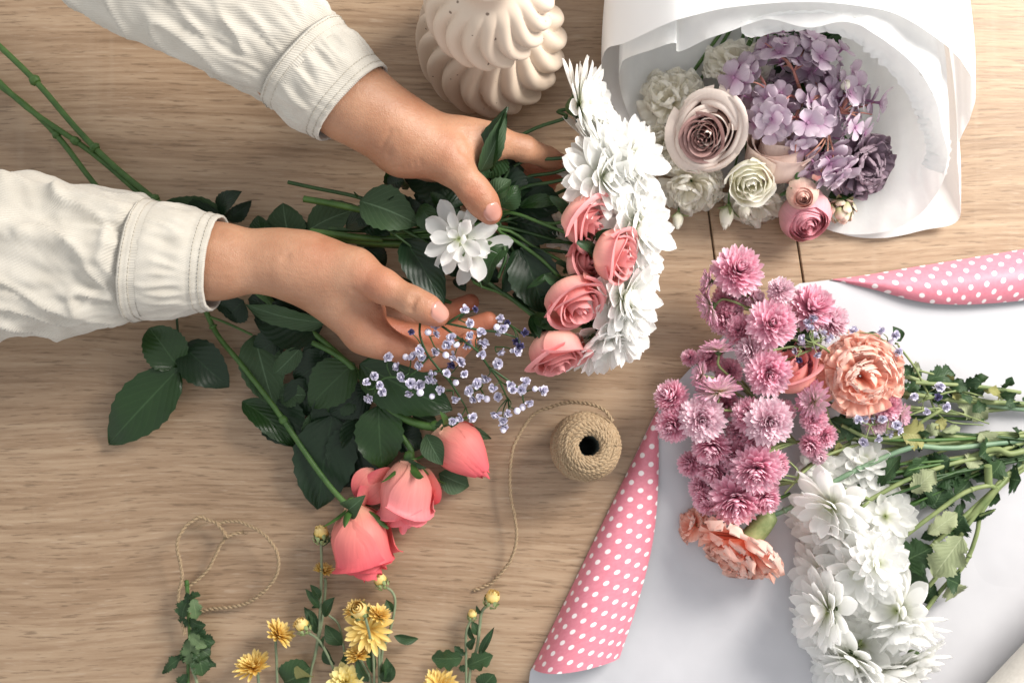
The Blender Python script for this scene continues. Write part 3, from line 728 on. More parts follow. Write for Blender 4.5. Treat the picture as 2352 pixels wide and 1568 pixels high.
def surfnet(D, lo, h):
    S = D<0; nx,ny,nz = D.shape
    c = [S[i:nx-1+i, j:ny-1+j, k:nz-1+k] for i in (0,1) for j in (0,1) for k in (0,1)]
    cnt = sum(x.astype(int) for x in c); act = (cnt>0)&(cnt<8)
    idx = -np.ones(act.shape,int); ii = np.argwhere(act); idx[act]=np.arange(len(ii))
    acc = np.zeros((len(ii),3)); num = np.zeros(len(ii))
    off = [(i,j,k) for i in (0,1) for j in (0,1) for k in (0,1)]
    for p in range(8):
        for q in range(p+1,8):
            dif=[off[q][a]-off[p][a] for a in range(3)]
            if sum(abs(x) for x in dif)!=1: continue
            dp = D[ii[:,0]+off[p][0],ii[:,1]+off[p][1],ii[:,2]+off[p][2]]; dq = D[ii[:,0]+off[q][0],ii[:,1]+off[q][1],ii[:,2]+off[q][2]]
            m = (dp<0)!=(dq<0); t = np.where(m, dp/np.where(m,dp-dq,1),0)
            pt = np.array(off[p])+t[:,None]*np.array(dif); acc += np.where(m[:,None],pt,0); num += m
    V = lo+h*(ii+acc/num[:,None]); Q=[]
    for a in range(3):
        sl0=[slice(None)]*3; sl1=[slice(None)]*3; sl0[a]=slice(0,-1); sl1[a]=slice(1,None)
        ch = S[tuple(sl0)]!=S[tuple(sl1)]; e=np.argwhere(ch); b_,c_=(a+1)%3,(a+2)%3
        ok=(e[:,b_]>0)&(e[:,c_]>0)&(e[:,b_]<D.shape[b_]-1)&(e[:,c_]<D.shape[c_]-1); e=e[ok]
        def g(db,dc): x=e.copy(); x[:,b_]-=db; x[:,c_]-=dc; return idx[x[:,0],x[:,1],x[:,2]]
        q=np.stack([g(1,1),g(0,1),g(0,0),g(1,0)],-1); inside=S[e[:,0],e[:,1],e[:,2]]
        q[~inside]=q[~inside][:,::-1]; Q.append(q)
    return V, np.vstack(Q)
def relax(V, Q, n=2):
    for _ in range(n):
        A=np.zeros_like(V); C=np.zeros(len(V))
        for i in range(4):
            for j in (1,3): np.add.at(A, Q[:,i], V[Q[:,(i+j)%4]]); np.add.at(C, Q[:,i], 1)
        V = V*.5+.5*A/np.maximum(C,1)[:,None]
    return V

person = thing('person', P('D', 300, 620, 0.0), 'person in an ecru denim jacket, only forearms and hands in view, arranging a bouquet', 'person')
bodyV = MB()
def G_(x,y,z): return P('G',x,y,z)
def B_(x,y,z): return P('B',x,y,z)

# right hand (lower one in the picture)
h1 = Body()
h1.group(.012, [(G_(-60,540,.103),G_(180,532,.102),.030,.0282,.01),(G_(180,532,.102),G_(500,532,.100),.0285,.0228,.012),(G_(500,535,.100),G_(620,562,.100),.0228,.0232,.014),
  (G_(620,562,.100),G_(760,600,.100),.0236,.0240,.016),
  (G_(700,530,.103),G_(930,585,.108),.0190,.0172,.014),           # thumb base
  (G_(850,660,.100),G_(1045,800,.094),.0180,.0085,.012),          # web
  (G_(660,600,.095),G_(990,925,.090),.0210,.0150,.012),(G_(660,600,.085),G_(950,880,.070),.020,.0150,.012),
  (G_(660,590,.078),G_(920,800,.052),.019,.0145,.012),(G_(660,580,.075),G_(890,730,.038),.018,.0135,.012)])
h1.group(.010, [(G_(930,590,.110),G_(1085,668,.118),.0165,.0128,.012),(G_(1085,668,.118),G_(1250,752,.122),.0128,.0106,.006),(G_(1250,752,.122),G_(1325,793,.121),.0108,.0107,.006),(G_(1325,793,.121),G_(1386,828,.118),.0107,.0092,.006)])
h1.group(.009, [(G_(985,925,.092),G_(1060,965,.093),.0160,.0128,.01),(G_(1060,965,.093),G_(1310,1062,.088),.0128,.0103,.008),(G_(1310,1062,.088),G_(1460,1045,.087),.0102,.0090,.004),(G_(1460,1045,.087),G_(1552,968,.088),.0090,.0074,.004)])
h1.group(.006, [(G_(955,885,.072),G_(1350,962,.062),.0135,.0100,.006),(G_(1350,962,.062),G_(1530,912,.062),.0100,.0090,.004),(G_(1530,912,.062),G_(1662,856,.066),.0090,.0076,.004)])
h1.group(.006, [(G_(920,800,.052),G_(1300,868,.040),.0130,.0098,.006),(G_(1300,868,.040),G_(1450,808,.043),.0098,.0088,.004),(G_(1450,808,.043),G_(1565,757,.048),.0088,.0074,.004)])
h1.group(.006, [(G_(890,735,.036),G_(1190,772,.028),.0115,.0085,.006),(G_(1190,772,.028),G_(1300,738,.030),.0085,.0076,.004),(G_(1300,738,.030),G_(1390,694,.035),.0076,.0064,.004)])
for dx, dp in ((0,.0009),(17,.0007),(-18,.0006)):
    h1.cuts.append((G_(1268+dx,700,.134),G_(1236+dx,800,.131),.0013,dp*2.2))
h1.cuts.append((G_(925,700,.124),G_(1075,772,.108),.0024,.0034)); h1.cuts.append((G_(1075,772,.108),G_(1150,870,.10),.0022,.0016))
h1.cuts.append((G_(1080,800,.108),G_(1190,940,.102),.0020,.0022)); h1.cuts.append((G_(1150,850,.106),G_(1185,940,.103),.0012,.0010))
h1.cuts.append((G_(545,520,.126),G_(500,640,.118),.0026,.0011)); h1.cuts.append((G_(570,500,.127),G_(560,600,.124),.0022,.0008))
h1.red += [(G_(1386,828,.118),.016,.9),(G_(1050,650,.125),.020,.5),(G_(1552,968,.088),.016,.9),(G_(1662,856,.066),.022,1.0),(G_(1565,757,.048),.03,1.0),(G_(1390,694,.035),.03,1.0),(G_(1180,900,.085),.028,1.0),(G_(1350,900,.07),.03,.9),(G_(1000,930,.1),.018,.35),(G_(1310,1080,.09),.016,.7),(G_(760,500,.12),.02,.3)]
# left hand (upper one)
h2 = Body()
h2.group(.012, [(B_(20,285,.140),B_(290,435,.130),.0325,.0300,.01),(B_(290,435,.130),B_(430,530,.122),.0300,.0262,.012),(B_(430,530,.122),B_(520,590,.118),.0262,.0250,.014),
  (B_(500,560,.116),B_(770,592,.104),.0215,.0125,.014),(B_(500,580,.112),B_(770,650,.086),.0215,.0130,.014),(B_(500,600,.105),B_(730,700,.072),.0210,.0140,.014),(B_(500,610,.10),B_(670,735,.058),.0200,.0130,.014),
  (B_(520,615,.118),B_(675,672,.120),.0225,.0162,.014),(B_(690,640,.114),B_(790,650,.100),.0115,.0080,.014)])
h2.group(.010, [(B_(650,655,.120),B_(705,705,.120),.0158,.0132,.012),(B_(705,705,.120),B_(798,812,.116),.0132,.0118,.008),(B_(798,812,.116),B_(835,862,.112),.0118,.0115,.006),(B_(835,862,.112),B_(866,906,.107),.0115,.0094,.006)])
h2.group(.020, [(B_(760,592,.104),B_(880,600,.100),.0122,.0118,.010),(B_(880,600,.100),B_(1010,632,.088),.0118,.0104,.008),(B_(1010,632,.088),B_(1110,672,.066),.0102,.0088,.004),(B_(1110,672,.066),B_(1178,700,.058),.0088,.0074,.004)])
h2.group(.006, [(B_(770,650,.086),B_(960,712,.052),.0132,.0100,.006),(B_(960,712,.052),B_(1070,750,.042),.0100,.0086,.004),(B_(1070,750,.042),B_(1150,745,.040),.0086,.0072,.004)])
h2.group(.006, [(B_(735,700,.072),B_(900,800,.036),.0128,.0096,.006),(B_(900,800,.036),B_(1040,800,.030),.0096,.0082,.004),(B_(1040,800,.030),B_(1110,795,.032),.0080,.0070,.004)])
h2.group(.006, [(B_(670,735,.058),B_(810,880,.026),.0115,.0085,.006),(B_(810,880,.026),B_(930,960,.022),.0085,.0076,.004),(B_(930,960,.022),B_(1010,1000,.028),.0076,.0064,.004)])
for dx, dp in ((0,.0010),(16,.0008),(-15,.0006)):
    h2.cuts.append((B_(752+dx*.5,812+dx,.130),B_(838+dx*.5,780+dx,.128),.0013,dp*2.0))
h2.cuts.append((B_(740,640,.132),B_(775,700,.122),.004,.0014)); h2.cuts.append((B_(755,560,.126),B_(760,620,.122),.0035,.0010))
for k in range(5): h2.cuts.append((B_(470+k*24,640+k*10,.138),B_(455+k*30,715+k*8,.132),.0013,.0010))
h2.cuts.append((B_(440,560,.149),B_(395,650,.142),.002,.0011)); h2.cuts.append((B_(465,560,.147),B_(430,660,.14),.002,.0010))
h2.red += [(B_(868,905,.107),.016,.9),(B_(700,640,.13),.018,.3),(B_(1178,700,.058),.02,.8),(B_(1100,745,.042),.03,1.0),(B_(1080,795,.032),.03,1.0),(B_(1000,1000,.028),.02,1.0),(B_(560,715,.112),.018,.6),(B_(800,812,.127),.012,.45),(B_(500,480,.13),.02,.25)]
for hb, lo, hi, tailpts in ((h1, P('G',160,300,0), P('G',1760,1230,0), [((0,640,.112)),((-420,610,.135)),((-900,560,.17))]),
                   (h2, P('B',180,300,0), P('B',1260,1090,0), None)):
    allp = [p for _,g in hb.groups for p in g]
    pts = np.array([V3(p[i]) for p in allp for i in (0,1)]); r_ = .036
    lo = pts.min(0)-r_; hi = pts.max(0)+r_; lo[2]=max(lo[2],.006)
    Vv, Qq = hb.mesh(lo, hi, .00125); Vv = relax(Vv, Qq, 2)
    red = np.zeros(len(Vv))
    for c,r,a in hb.red: red = np.maximum(red, a*np.exp(-(np.linalg.norm(Vv-V3(c),axis=1)/r)**2))
    bodyV.add(Vv, Qq, None, None, red)
# forearms go on inside the sleeves
bodyV.tube([G_(-40,540,.103),G_(-500,545,.106),G_(-1300,560,.118)], [.024,.022,.02], seg=20, rnd=0)
bodyV.tube([B_(60,310,.136),B_(-150,190,.145),P('D',520,60,.155)], [.024,.022,.02], seg=20, rnd=0)
bodyV.build('body', M['skin'], person)

def nail(hb, c, d, up, L=.0125, Wn=.0105):
    """a nail laid on the finger: grid projected to the skin surface"""
    c = V3(c); d = V3(Vector(d).normalized()); up = V3(Vector(up).normalized()); sd = np.cross(d, up); sd/=np.linalg.norm(sd); up=np.cross(sd,d)
    nv, nu = 10, 8; b = MB(); G = np.zeros((nv+1,nu+1,3))
    for i in range(nv+1):
        for j in range(nu+1):
            t=i/nv*2-1; s=j/nu*2-1
            x = t*L/2*(1-.10*s*s*(1 if t>0 else 1.6)); y = s*Wn/2*(math.sqrt(max(0,1-max(0,abs(t)-.35)**2*1.9)))
            G[i,j] = c+d*x+sd*y
    Pn = G.reshape(-1,3).copy()+up*.006
    for _ in range(30):
        D = hb.val(Pn); Pn -= up*(D*.8)[:,None]
    G = Pn.reshape(nv+1,nu+1,3)
    ed = np.ones((nv+1,nu+1)); ed[0]=0; ed[:,0]=0; ed[:,-1]=0; ed[-1]=.9
    G = G+up*(.0010*ed-.0002*(1-ed))[...,None]
    b.grid(G, rnd=.5); return b.build('fingernail', M['nail'], person)
d1 = G_(1400,836,.116)-G_(1250,752,.122); nail(h1, G_(1378,818,.118), d1, Vector((.12,.28,1)), .0165, .0155)
d2 = B_(870,912,.105)-B_(798,812,.116); nail(h2, B_(862,890,.110), d2, Vector((.10,-.05,1)), .0165, .0150)

# ------------------------------------------------------------------ sleeves and cuffs
def loft_cloth(name, stations, parent, wr=1.0, nseg=150, step=.0022, thick=.0016, seed=1, hz=.86, close=False, stitches=(), shape=2.2, wfun=None):
    """stations: (silhouette point a, silhouette point b) in metres, both at the sleeve's own height"""
    A = catmull([V3(a) for a,_ in stations], 12); B2 = catmull([V3(c) for _,c in stations], 12)
    C = (A+B2)/2; L = np.concatenate([[0],np.cumsum(np.linalg.norm(np.diff(C,axis=0),axis=1))]); m = max(6,int(L[-1]/step))
    q = np.linspace(0,L[-1],m); A = np.stack([np.interp(q,L,A[:,i]) for i in range(3)],-1); B2 = np.stack([np.interp(q,L,B2[:,i]) for i in range(3)],-1)
    C=(A+B2)/2; S=(A-B2)/2; R=np.linalg.norm(S,axis=1); a=np.linspace(0,2*np.pi,nseg,endpoint=False)
    sgn = lambda x,p: np.sign(x)*np.abs(x)**p
    ca, sa = sgn(np.cos(a),2/shape), sgn(np.sin(a),2/shape)
    G = C[:,None,:]+S[:,None,:]*ca[None,:,None]+ (R*hz)[:,None,None]*sa[None,:,None]*np.array([0,0,1.])
    Nn = (S/R[:,None])[:,None,:]*np.cos(a)[None,:,None]+np.array([0,0,1.])*np.sin(a)[None,:,None]
    Dp = np.zeros((m,nseg))
    for i in range(m):
        for j in range(nseg):
            Dp[i,j] = wfun(q[i], q[-1], a[j], R[i]) if wfun else 0
    G = G+Nn*Dp[...,None]
    UV = np.stack([np.broadcast_to((a/6.2832*.30)[None,:],(m,nseg)), np.broadcast_to(q[:,None],(m,nseg))],-1)
    b = MB(); b.grid(G, UV, cu=True, mat=0, flip=True)
    for e in (0,-1):                                # hem turned inwards
        In = G[e]+(C[e]-G[e])/np.linalg.norm(C[e]-G[e],axis=1,keepdims=True)*thick
        ax = (C[e]-C[1 if e==0 else -2]); ax/=np.linalg.norm(ax)
        rings = np.stack([G[e], (G[e]+In)/2+ax*thick*.6, In, In-ax*.012],0); uvr = np.stack([np.broadcast_to((a/6.2832*.30)[None,:],(4,nseg)), np.broadcast_to(np.arange(4)[:,None]*.001,(4,nseg))],-1)
        b.grid(rings, uvr, cu=True, mat=0, flip=(e==-1)==False and False or True)
    for st in stitches:
        i = int(np.clip(st/ q[-1]*(m-1) if st>=0 else (m-1)+st/q[-1]*(m-1),1,m-2)); ring = G[i]+Nn[i]*.0004
        k=0
        cl = np.concatenate([[0],np.cumsum(np.linalg.norm(np.diff(np.vstack([ring,ring[:1]]),axis=0),axis=1))]); tot=cl[-1]; rr=np.vstack([ring,ring[:1]])
        s0=0
        while s0<tot-.002:
            p = [np.array([np.interp(x,cl,rr[:,c]) for c in range(3)]) for x in (s0,s0+.0011,s0+.0022)]
            b.tube(p,[.00022,.00036,.00022],seg=4,smooth=0,mat=1,caps=False); s0+=.0031
    return b.build(name, [M['fabric'],M['thread']], parent)
def fbm(x,y,z,o=3):
    v=0;a=1
    for _ in range(o): v+=a*mnoise.noise(Vector((x,y,z))); x*=2.03;y*=2.03;z*=2.03;a*=.5
    return v
def ridged(x,y,z): return 1-2*abs(mnoise.noise(Vector((x,y,z))))
def w_sleeve(seed, amp=1.0):
    def f(q, L, a, R):
        ca, sa = math.cos(a), math.sin(a); e = min(1,(L-q)/.012+.15)
        x = q*17; d1 = fbm(x*.55+ca*1.7, ca*1.6+seed, sa*1.6, 2)*.0060
        d2 = (ridged(q*24+ca*2.2, ca*1.3-q*12+seed, sa*1.3)**3)*.0036 + ridged(q*60+ca*3, ca*2.5+q*30+seed, sa*2.5)*.0009
        d3 = math.exp(-((L-q)/.05))*(ridged(q*9, ca*5+seed, sa*5)*.0030)
        d4 = fbm(q*110, ca*5, sa*5+seed, 2)*.0004
        return (d1+d2+d3)*amp*e+d4
    return f
def w_cuff(seed):
    def f(q, L, a, R):
        ca, sa = math.cos(a), math.sin(a); s_ = q/L; mid = math.sin(math.pi*min(1,max(0,(s_-.16)/.6)))**.8 if .16<s_<.76 else 0
        d = ridged(q*26+seed, ca*5.2+q*25, sa*5.2)*.0030*mid + fbm(q*50, ca*5+seed, sa*5,2)*.0012*mid
        d += fbm(q*10, ca*3+seed, sa*3, 2)*.0012
        for s0 in (.06,.155,.80,.93): d += -.00055*math.exp(-((s_-s0)/.018)**2)
        d += .0007 if s_<.11 else 0
        d += fbm(q*30, ca*14+seed, sa*14,2)*.0005*(1 if s_>.76 else .6)
        return d
    return f
def A_(x,y,z): return P('A',x,y,z)
# lower sleeve
s1 = loft_cloth('sleeve', [(A_(-900,640,.16),A_(-900,1700,.16)),(A_(-420,760,.135),A_(-420,1580,.135)),(A_(0,808,.115),A_(0,1516,.115)),(A_(120,800,.112),A_(100,1505,.112)),(A_(270,858,.110),A_(220,1497,.110)),(A_(400,872,.108),A_(350,1485,.108)),(A_(560,898,.106),A_(480,1474,.106)),(A_(692,925,.104),A_(616,1464,.104))],
    person, wfun=w_sleeve(3.3,1.5), seed=3)
c1 = loft_cloth('cuff', [(A_(684,915,.104),A_(606,1476,.104)),(A_(780,938,.104),A_(712,1460,.104)),(A_(900,962,.103),A_(850,1442,.103)),(A_(1020,990,.102),A_(964,1424,.102))], s1, wfun=w_cuff(1.7), step=.0014, nseg=190, hz=1.0, thick=.0022, stitches=(.0022,.0085,-.0022,-.0075))
# upper sleeve
s2 = loft_cloth('sleeve', [(A_(100,-1050,.21),A_(-420,-420,.21)),(A_(500,-760,.19),A_(0,-180,.19)),(A_(790,-520,.175),A_(320,2,.175)),(A_(1060,-330,.165),A_(600,176,.165)),(A_(1310,-120,.155),A_(900,312,.155)),(A_(1450,-5,.148),A_(1080,392,.148)),(A_(1556,98,.142),A_(1224,462,.142))],
    person, wfun=w_sleeve(8.1,1.0), seed=8)
c2 = loft_cloth('cuff', [(A_(1566,90,.142),A_(1214,476,.142)),(A_(1622,160,.140),A_(1292,528,.140)),(A_(1690,222,.137),A_(1372,592,.137)),(A_(1774,304,.133),A_(1458,640,.133))], s2, wfun=w_cuff(5.2), step=.0014, nseg=190, hz=1.0, thick=.0022, stitches=(.0022,.0085,-.0022,-.0075))
# ------------------------------------------------------------------ shared flower prototypes
LW = [(13,0,16,1.0),(12,12,16,.97),(11,26,14,.90),(9,42,12,.76),(7,58,8,.58)]
RM = .034
MUM_CAL = calyx_mesh(RM, True, 16, .30, 2)
MUM = [head(s, RM, LW, Wf=.40, cup=.30, jit=.12, mat='white_petal', sub=(MUM_CAL,), nu=6, nv=8, ruffle=.008, wide=.62, tw=.15, base=.28) for s in (11,12,13)]
MUM_FULL = [head(s, RM, [(13,-14,18,.98),(13,0,18,1.0),(12,14,16,.96),(11,30,14,.88),(9,46,10,.74),(7,62,6,.58)], Wf=.40, cup=.30, jit=.12, mat='white_petal', sub=(MUM_CAL,), nu=6, nv=8, ruffle=.008, wide=.62, tw=.15, base=.28) for s in (21,22)]
MUM_OPEN = [head(s, RM, [(8,-4,18,1.0),(5,22,22,.86),(3,52,20,.6)], Wf=.42, cup=.42, jit=.14, mat='white_petal', sub=(MUM_CAL,), nu=6, nv=8, r0=.04, ruffle=.01, wide=.7, tw=.15) for s in (31,32)]
def conn(parent, head_pt, d, pts, r=.0014, mat='stem_mum', back=.009, seg=7):
    """stem from under a head (facing d) through the other points"""
    d = Vector(d).normalized(); a = Vector(head_pt)-d*back
    return stemobj(parent, [a, a-d*.006]+list(pts), r, mat, seg)

# ------------------------------------------------------------------ wrapped bouquet, upper right
def cone(b, rim, neck, ss, ndiv, nphi, thick, cr, seed, bulge=2.2):
    rim = catmull(np.array([tuple(P('D',*p)) for p in rim]), nphi, closed=True); m = len(rim); ncp = V3(P('D', *neck))
    c0 = rim.mean(0); ang = np.arctan2(rim[:,2]-.06, rim[:,0]-c0[0]); rows=[]
    tgt = ncp+.03*np.stack([np.cos(ang), 0*ang, np.sin(ang)],-1); 
    for k in range(ndiv+1):
        s = ss*k/ndiv
        X = tgt[:,0]+(rim[:,0]-tgt[:,0])*(1-s**bulge); Y = rim[:,1]+(tgt[:,1]-rim[:,1])*s; Z = tgt[:,2]+(rim[:,2]-tgt[:,2])*(1-s**2.4)
        row = np.stack([X,Y,Z],-1)
        for j in range(m):
            p=row[j]; n = np.array([mnoise.noise(Vector((p[0]*cr[1],p[1]*cr[1]*.5,p[2]*cr[1]+seed+i*9))) for i in range(3)])
            n2 = ridged(p[0]*cr[1]*2.5,p[1]*cr[1]*1.1,seed+p[2]*cr[1])
            ph = j/m*2*math.pi; pl = 1-2*abs(mnoise.noise(Vector((math.cos(ph)*4.5, math.sin(ph)*4.5, seed+s*1.1))))
            row[j] = p+n*cr[0]+np.array([0,0,1])*(n2*cr[0]*.8 + pl*cr[2]*(.25+s))
        row[:,2] = np.maximum(row[:,2], .0012 + thick)
        rows.append(row)
    G = np.array(rows); a = np.linspace(0,1,m)
    UV = np.stack([np.broadcast_to(a[None,:],G.shape[:2]), np.broadcast_to(np.linspace(0,1,ndiv+1)[:,None],G.shape[:2])],-1)
    b.grid(G, UV, cu=True)
    return G
wrap = thing('bouquet_wrap', P('D',1790,200,0), 'cone of crisp white paper and crinkled tissue opened around the lilac and blush flowers', 'bouquet wrap')
b = MB()
rimO = [(1440,300,.004),(1386,190,.012),(1390,120,.075),(1440,98,.10),(1560,46,.128),(1700,16,.135),(1880,6,.138),(2040,30,.13),(2150,90,.115),(2215,150,.085),(2238,215,.055),(2226,270,.04),(2196,340,.03),(2200,430,.02),(2196,508,.012),(2120,530,.006),(2030,548,.004),(1940,540,.002),(1850,500,.002),(1720,420,.002),(1580,380,.002),(1500,350,.002)]
cone(b, rimO, (1790,-760,.05), .92, 60, 9, .0, (.0016,9,.0055), 1.0)
b.build('outer_sheet', M['wrap_paper'], wrap)
b = MB()
rimT = [(1470,300,.006),(1425,210,.02),(1424,150,.07),(1450,128,.088),(1545,98,.108),(1560,118,.100),(1640,88,.118),(1760,48,.122),(1850,62,.122),(1960,55,.124),(2050,110,.118),(2110,170,.104),(2150,240,.092),(2160,300,.078),(2178,365,.060),(2160,430,.045),(2110,490,.028),(2030,530,.012),(1930,535,.006),(1850,500,.005),(1720,430,.004),(1560,380,.004)]
cone(b, rimT, (1790,-700,.05), .86, 70, 12, .002, (.0026,24,.0045), 4.0)
b.build('tissue_liner', M['tissue'], wrap)
b = MB()   # crumpled folded band of tissue standing inside the rim
band = [(1700,62,.120),(1800,38,.122),(1900,40,.122),(1990,72,.118),(2060,130,.108),(2118,200,.092),(2150,270,.076),(2168,340,.06),(2160,400,.048)]
bp = catmull(np.array([tuple(P('D',*p)) for p in band]),16); nn=10; G=np.zeros((len(bp),nn+1,3)); cen=V3(P('D',1850,300,.02))
for i in range(len(bp)):
    inw = cen-bp[i]; inw/=np.linalg.norm(inw)
    for j in range(nn+1):
        f=j/nn; p = bp[i]+inw*(.020*f-.004); nz = np.array([mnoise.noise(Vector((i*.33,j*.9,k*7.))) for k in range(3)])
        nz = nz*.35 + (1-2.2*abs(mnoise.noise(Vector((i*.22,j*.10,3.)))))*np.array([.7,.4,1.3])
        G[i,j] = p+nz*.0022+np.array([0,0,-.004*math.sin(f*3)])
b.grid(G); b.build('tissue_fold', M['tissue'], wrap)

# mauve rose
t = thing('rose', P('C',700,700,.02), 'large dusty mauve rose with darker heart inside the white paper wrap', 'rose')
pr = rose(5, .036, .045, nl=7, npet=(4,3), open_=1.05, flare=.26, close=.62, inner=.16, mat='mauve_petal', wfac=1.35, roll=.28, ruf=.012)
inst(pr, t, P('C',735,655,.030), (-.34,-.40,1), .4, (.70,.82,.95)); stemobj(t, [P('C',720,660,.03),P('C',900,300,.03),P('C',1000,-200,.03)], .0025, 'stem_green')
M['mauve_heart'] = petal_mat('mauve rose heart', [(0,(.16,.06,.06)),(.6,(.30,.15,.145)),(1,(.44,.27,.25))], transl=.15, var=.3, streak=.2)
hp = rose(55, .020, .034, nl=6, npet=(4,3), open_=1.0, flare=.2, close=.75, inner=.12, mat='mauve_heart', wfac=1.3, roll=.15, name='inner_petals')
inst(hp, t, P('C',702,690,.040), (-.42,-.46,1), 1.0, (.78,.86,.92))
# blush rose
t = thing('rose', P('C',1040,850,.02), 'pale blush rose half hidden below the lilac hydrangea inside the paper wrap', 'rose')
pr = rose(6, .024, .046, nl=5, npet=(3,3), open_=.95, flare=.16, close=.7, inner=.25, mat='blush_petal', roll=.15)
inst(pr, t, P('C',1030,940,.022), (.05,.8,.75), 1.0, (1.1,1.1,1.05)); stemobj(t, [P('C',1030,950,.02),P('C',1060,700,.012),P('C',1050,-100,.015)], .002, 'stem_green')
# cream lisianthus
t = thing('lisianthus', P('C',915,930,.03), 'small cream lisianthus bloom below the mauve rose in the wrap', 'lisianthus')
pr = rose(7, .0175, .027, nl=5, npet=(4,3), open_=.95, flare=.14, close=.6, inner=.3, mat='cream_petal', roll=.12, ruf=.05)
inst(pr, t, P('C',920,905,.040), (-.1,-.62,.9), .2, 1.05); stemobj(t, [P('C',920,880,.035),P('C',900,600,.02),P('C',1000,0,.02)], .0016)
def ruffled(c, x, y, z, R, d, label, seed, mat='ruffle_white', cat='carnation', nm='carnation'):
    t = thing(nm, P(c,x,y,0), label, cat); pr = carnation(seed, R, mat, 30, 80)
    inst(pr, t, P(c,x,y,z)-Vector(d).normalized()*R*.45, d, seed); return t
for i,(x,y,z,r,d,l) in enumerate([(490,500,.028,.031,(-.4,.2,1),'white ruffled bloom left of the mauve rose, seen through the tissue'),
    (860,300,.040,.027,(-.1,.5,1),'white ruffled bloom above the mauve rose, beside the hydrangea'),
    (455,740,.024,.022,(-.6,-.2,1),'white ruffled bloom squeezed between mauve rose and held bouquet'),
    (600,1000,.024,.030,(-.3,-.8,.9),'white ruffled bloom under the mauve rose, over the table seam'),
    (960,1100,.018,.026,(0,-1,.7),'white ruffled bloom below the cream lisianthus at the paper mouth')]):
    t = ruffled('C',x,y,z,r,d,l,40+i)
    stemobj(t, [P('C',x,y,z)-Vector(d).normalized()*r*.5, P('C',x*.6+420,y*.5,.012), P('C',1000,-150,.015)], .0016)
# green buds
def bud(c, x, y, z, d, R, label, mat='cream_petal', stem=None, cal='calyx_pale', nm='flower_bud', n=14):
    t = thing(nm, P(c,x,y,0), label, 'flower bud')
    pr = rose(int(x), R*.62, R*2.1, nl=3, npet=(3,3), open_=.6, close=.35, flare=.02, inner=.5, mat=mat, roll=0)
    o = inst(pr, t, P(c,x,y,z)-Vector(d).normalized()*R, d, 0)
    ob = inst([sepals(R*.75, R*2.0, 5, int(y), .35, cal)], t, P(c,x,y,z)-Vector(d).normalized()*R, d, 0, name='calyx')
    if stem: stemobj(t, [P(c,x,y,z)-Vector(d).normalized()*R]+[P(c,*q) for q in stem], .0009, 'stem_green')
    return t
bud('C',800,1130,.014,(-.2,-1,.1),.010,'larger green-cream bud hanging left of the ruffled white bloom at the paper mouth',stem=[(815,1000,.02),(860,800,.015)])
bud('C',898,1085,.022,(0,-1,.1),.0075,'small narrow green bud directly under the cream lisianthus',stem=[(890,1000,.02),(900,850,.02)])
bud('C',545,1150,.012,(-.1,-1,.2),.0075,'lone green bud at the left, between held bouquet and paper wrap',stem=[(560,1050,.012),(620,900,.012)])
bud('C',1420,445,.075,(0,.3,1),.006,'tiny greenish bud among the upper right lilac florets',stem=[(1400,520,.06)])
# ranunculus
t = thing('ranunculus', P('C',1200,1110,0), 'round pink ranunculus at the mouth of the paper wrap, under a striped bud', 'ranunculus')
inst(rose(33,.0225,.036,nl=8,npet=(4,4),open_=.72,close=.62,flare=.03,inner=.12,mat='ranunculus_petal',wfac=1.6,roll=.05,base_r=.3), t, P('C',1205,1120,.026)-Vector((.1,-.75,.8)).normalized()*.016, (.1,-.75,.8), 0); stemobj(t, [P('C',1190,1040,.02),P('C',1150,700,.012),P('C',1080,-100,.015)], .002, 'stem_green')
t = thing('ranunculus', P('C',1195,1010,0), 'cream and pink striped closed bud resting on the pink ranunculus', 'flower bud')
inst(rose(34,.0135,.026,nl=6,npet=(3,3),open_=.62,close=.35,flare=.0,inner=.12,mat='stripe_petal',wfac=1.6,roll=0,base_r=.3), t, P('C',1195,1015,.050)-Vector((-.15,-.5,1)).normalized()*.014, (-.15,-.5,1), 0); stemobj(t, [P('C',1170,880,.050),P('C',1168,920,.054),P('C',1180,985,.046)], [.0016,.0022,.0022], 'stem_green')
inst([sepals(.013,.022,5,9,.9,'stem_green')], t, P('C',1180,960,.044), (.1,-1,.3), 0, name='calyx')
b = MB(); 
for p,q,w in (((1130,870),(1120,960),.012),((1230,890),(1290,930),.011)): leaf(b, P('C',*p,.04), P('C',*q,.035), w, shape='round', serr=0, rnd=.6)
b.build('outer_petals', M['salmon_petal'], t)
t = thing('flower_bud', P('C',1395,1085,0), 'withered brown-green bud right of the pink ranunculus', 'flower bud')
inst(ball_petals(8, .0120, 'stripe_petal', 20, .9, .7, 30), t, P('C',1395,1085,.016), (.1,-1,.5), 0); inst([sepals(.013,.022,6,19,.5,'brown_bud')], t, P('C',1395,1040,.018), (0,-1,.2), 0, name='calyx')
leafobj(t,'rose_leaf', P('C',1330,1030,.02), P('C',1470,1010,.022), .016, shape='narrow', roll=.5)
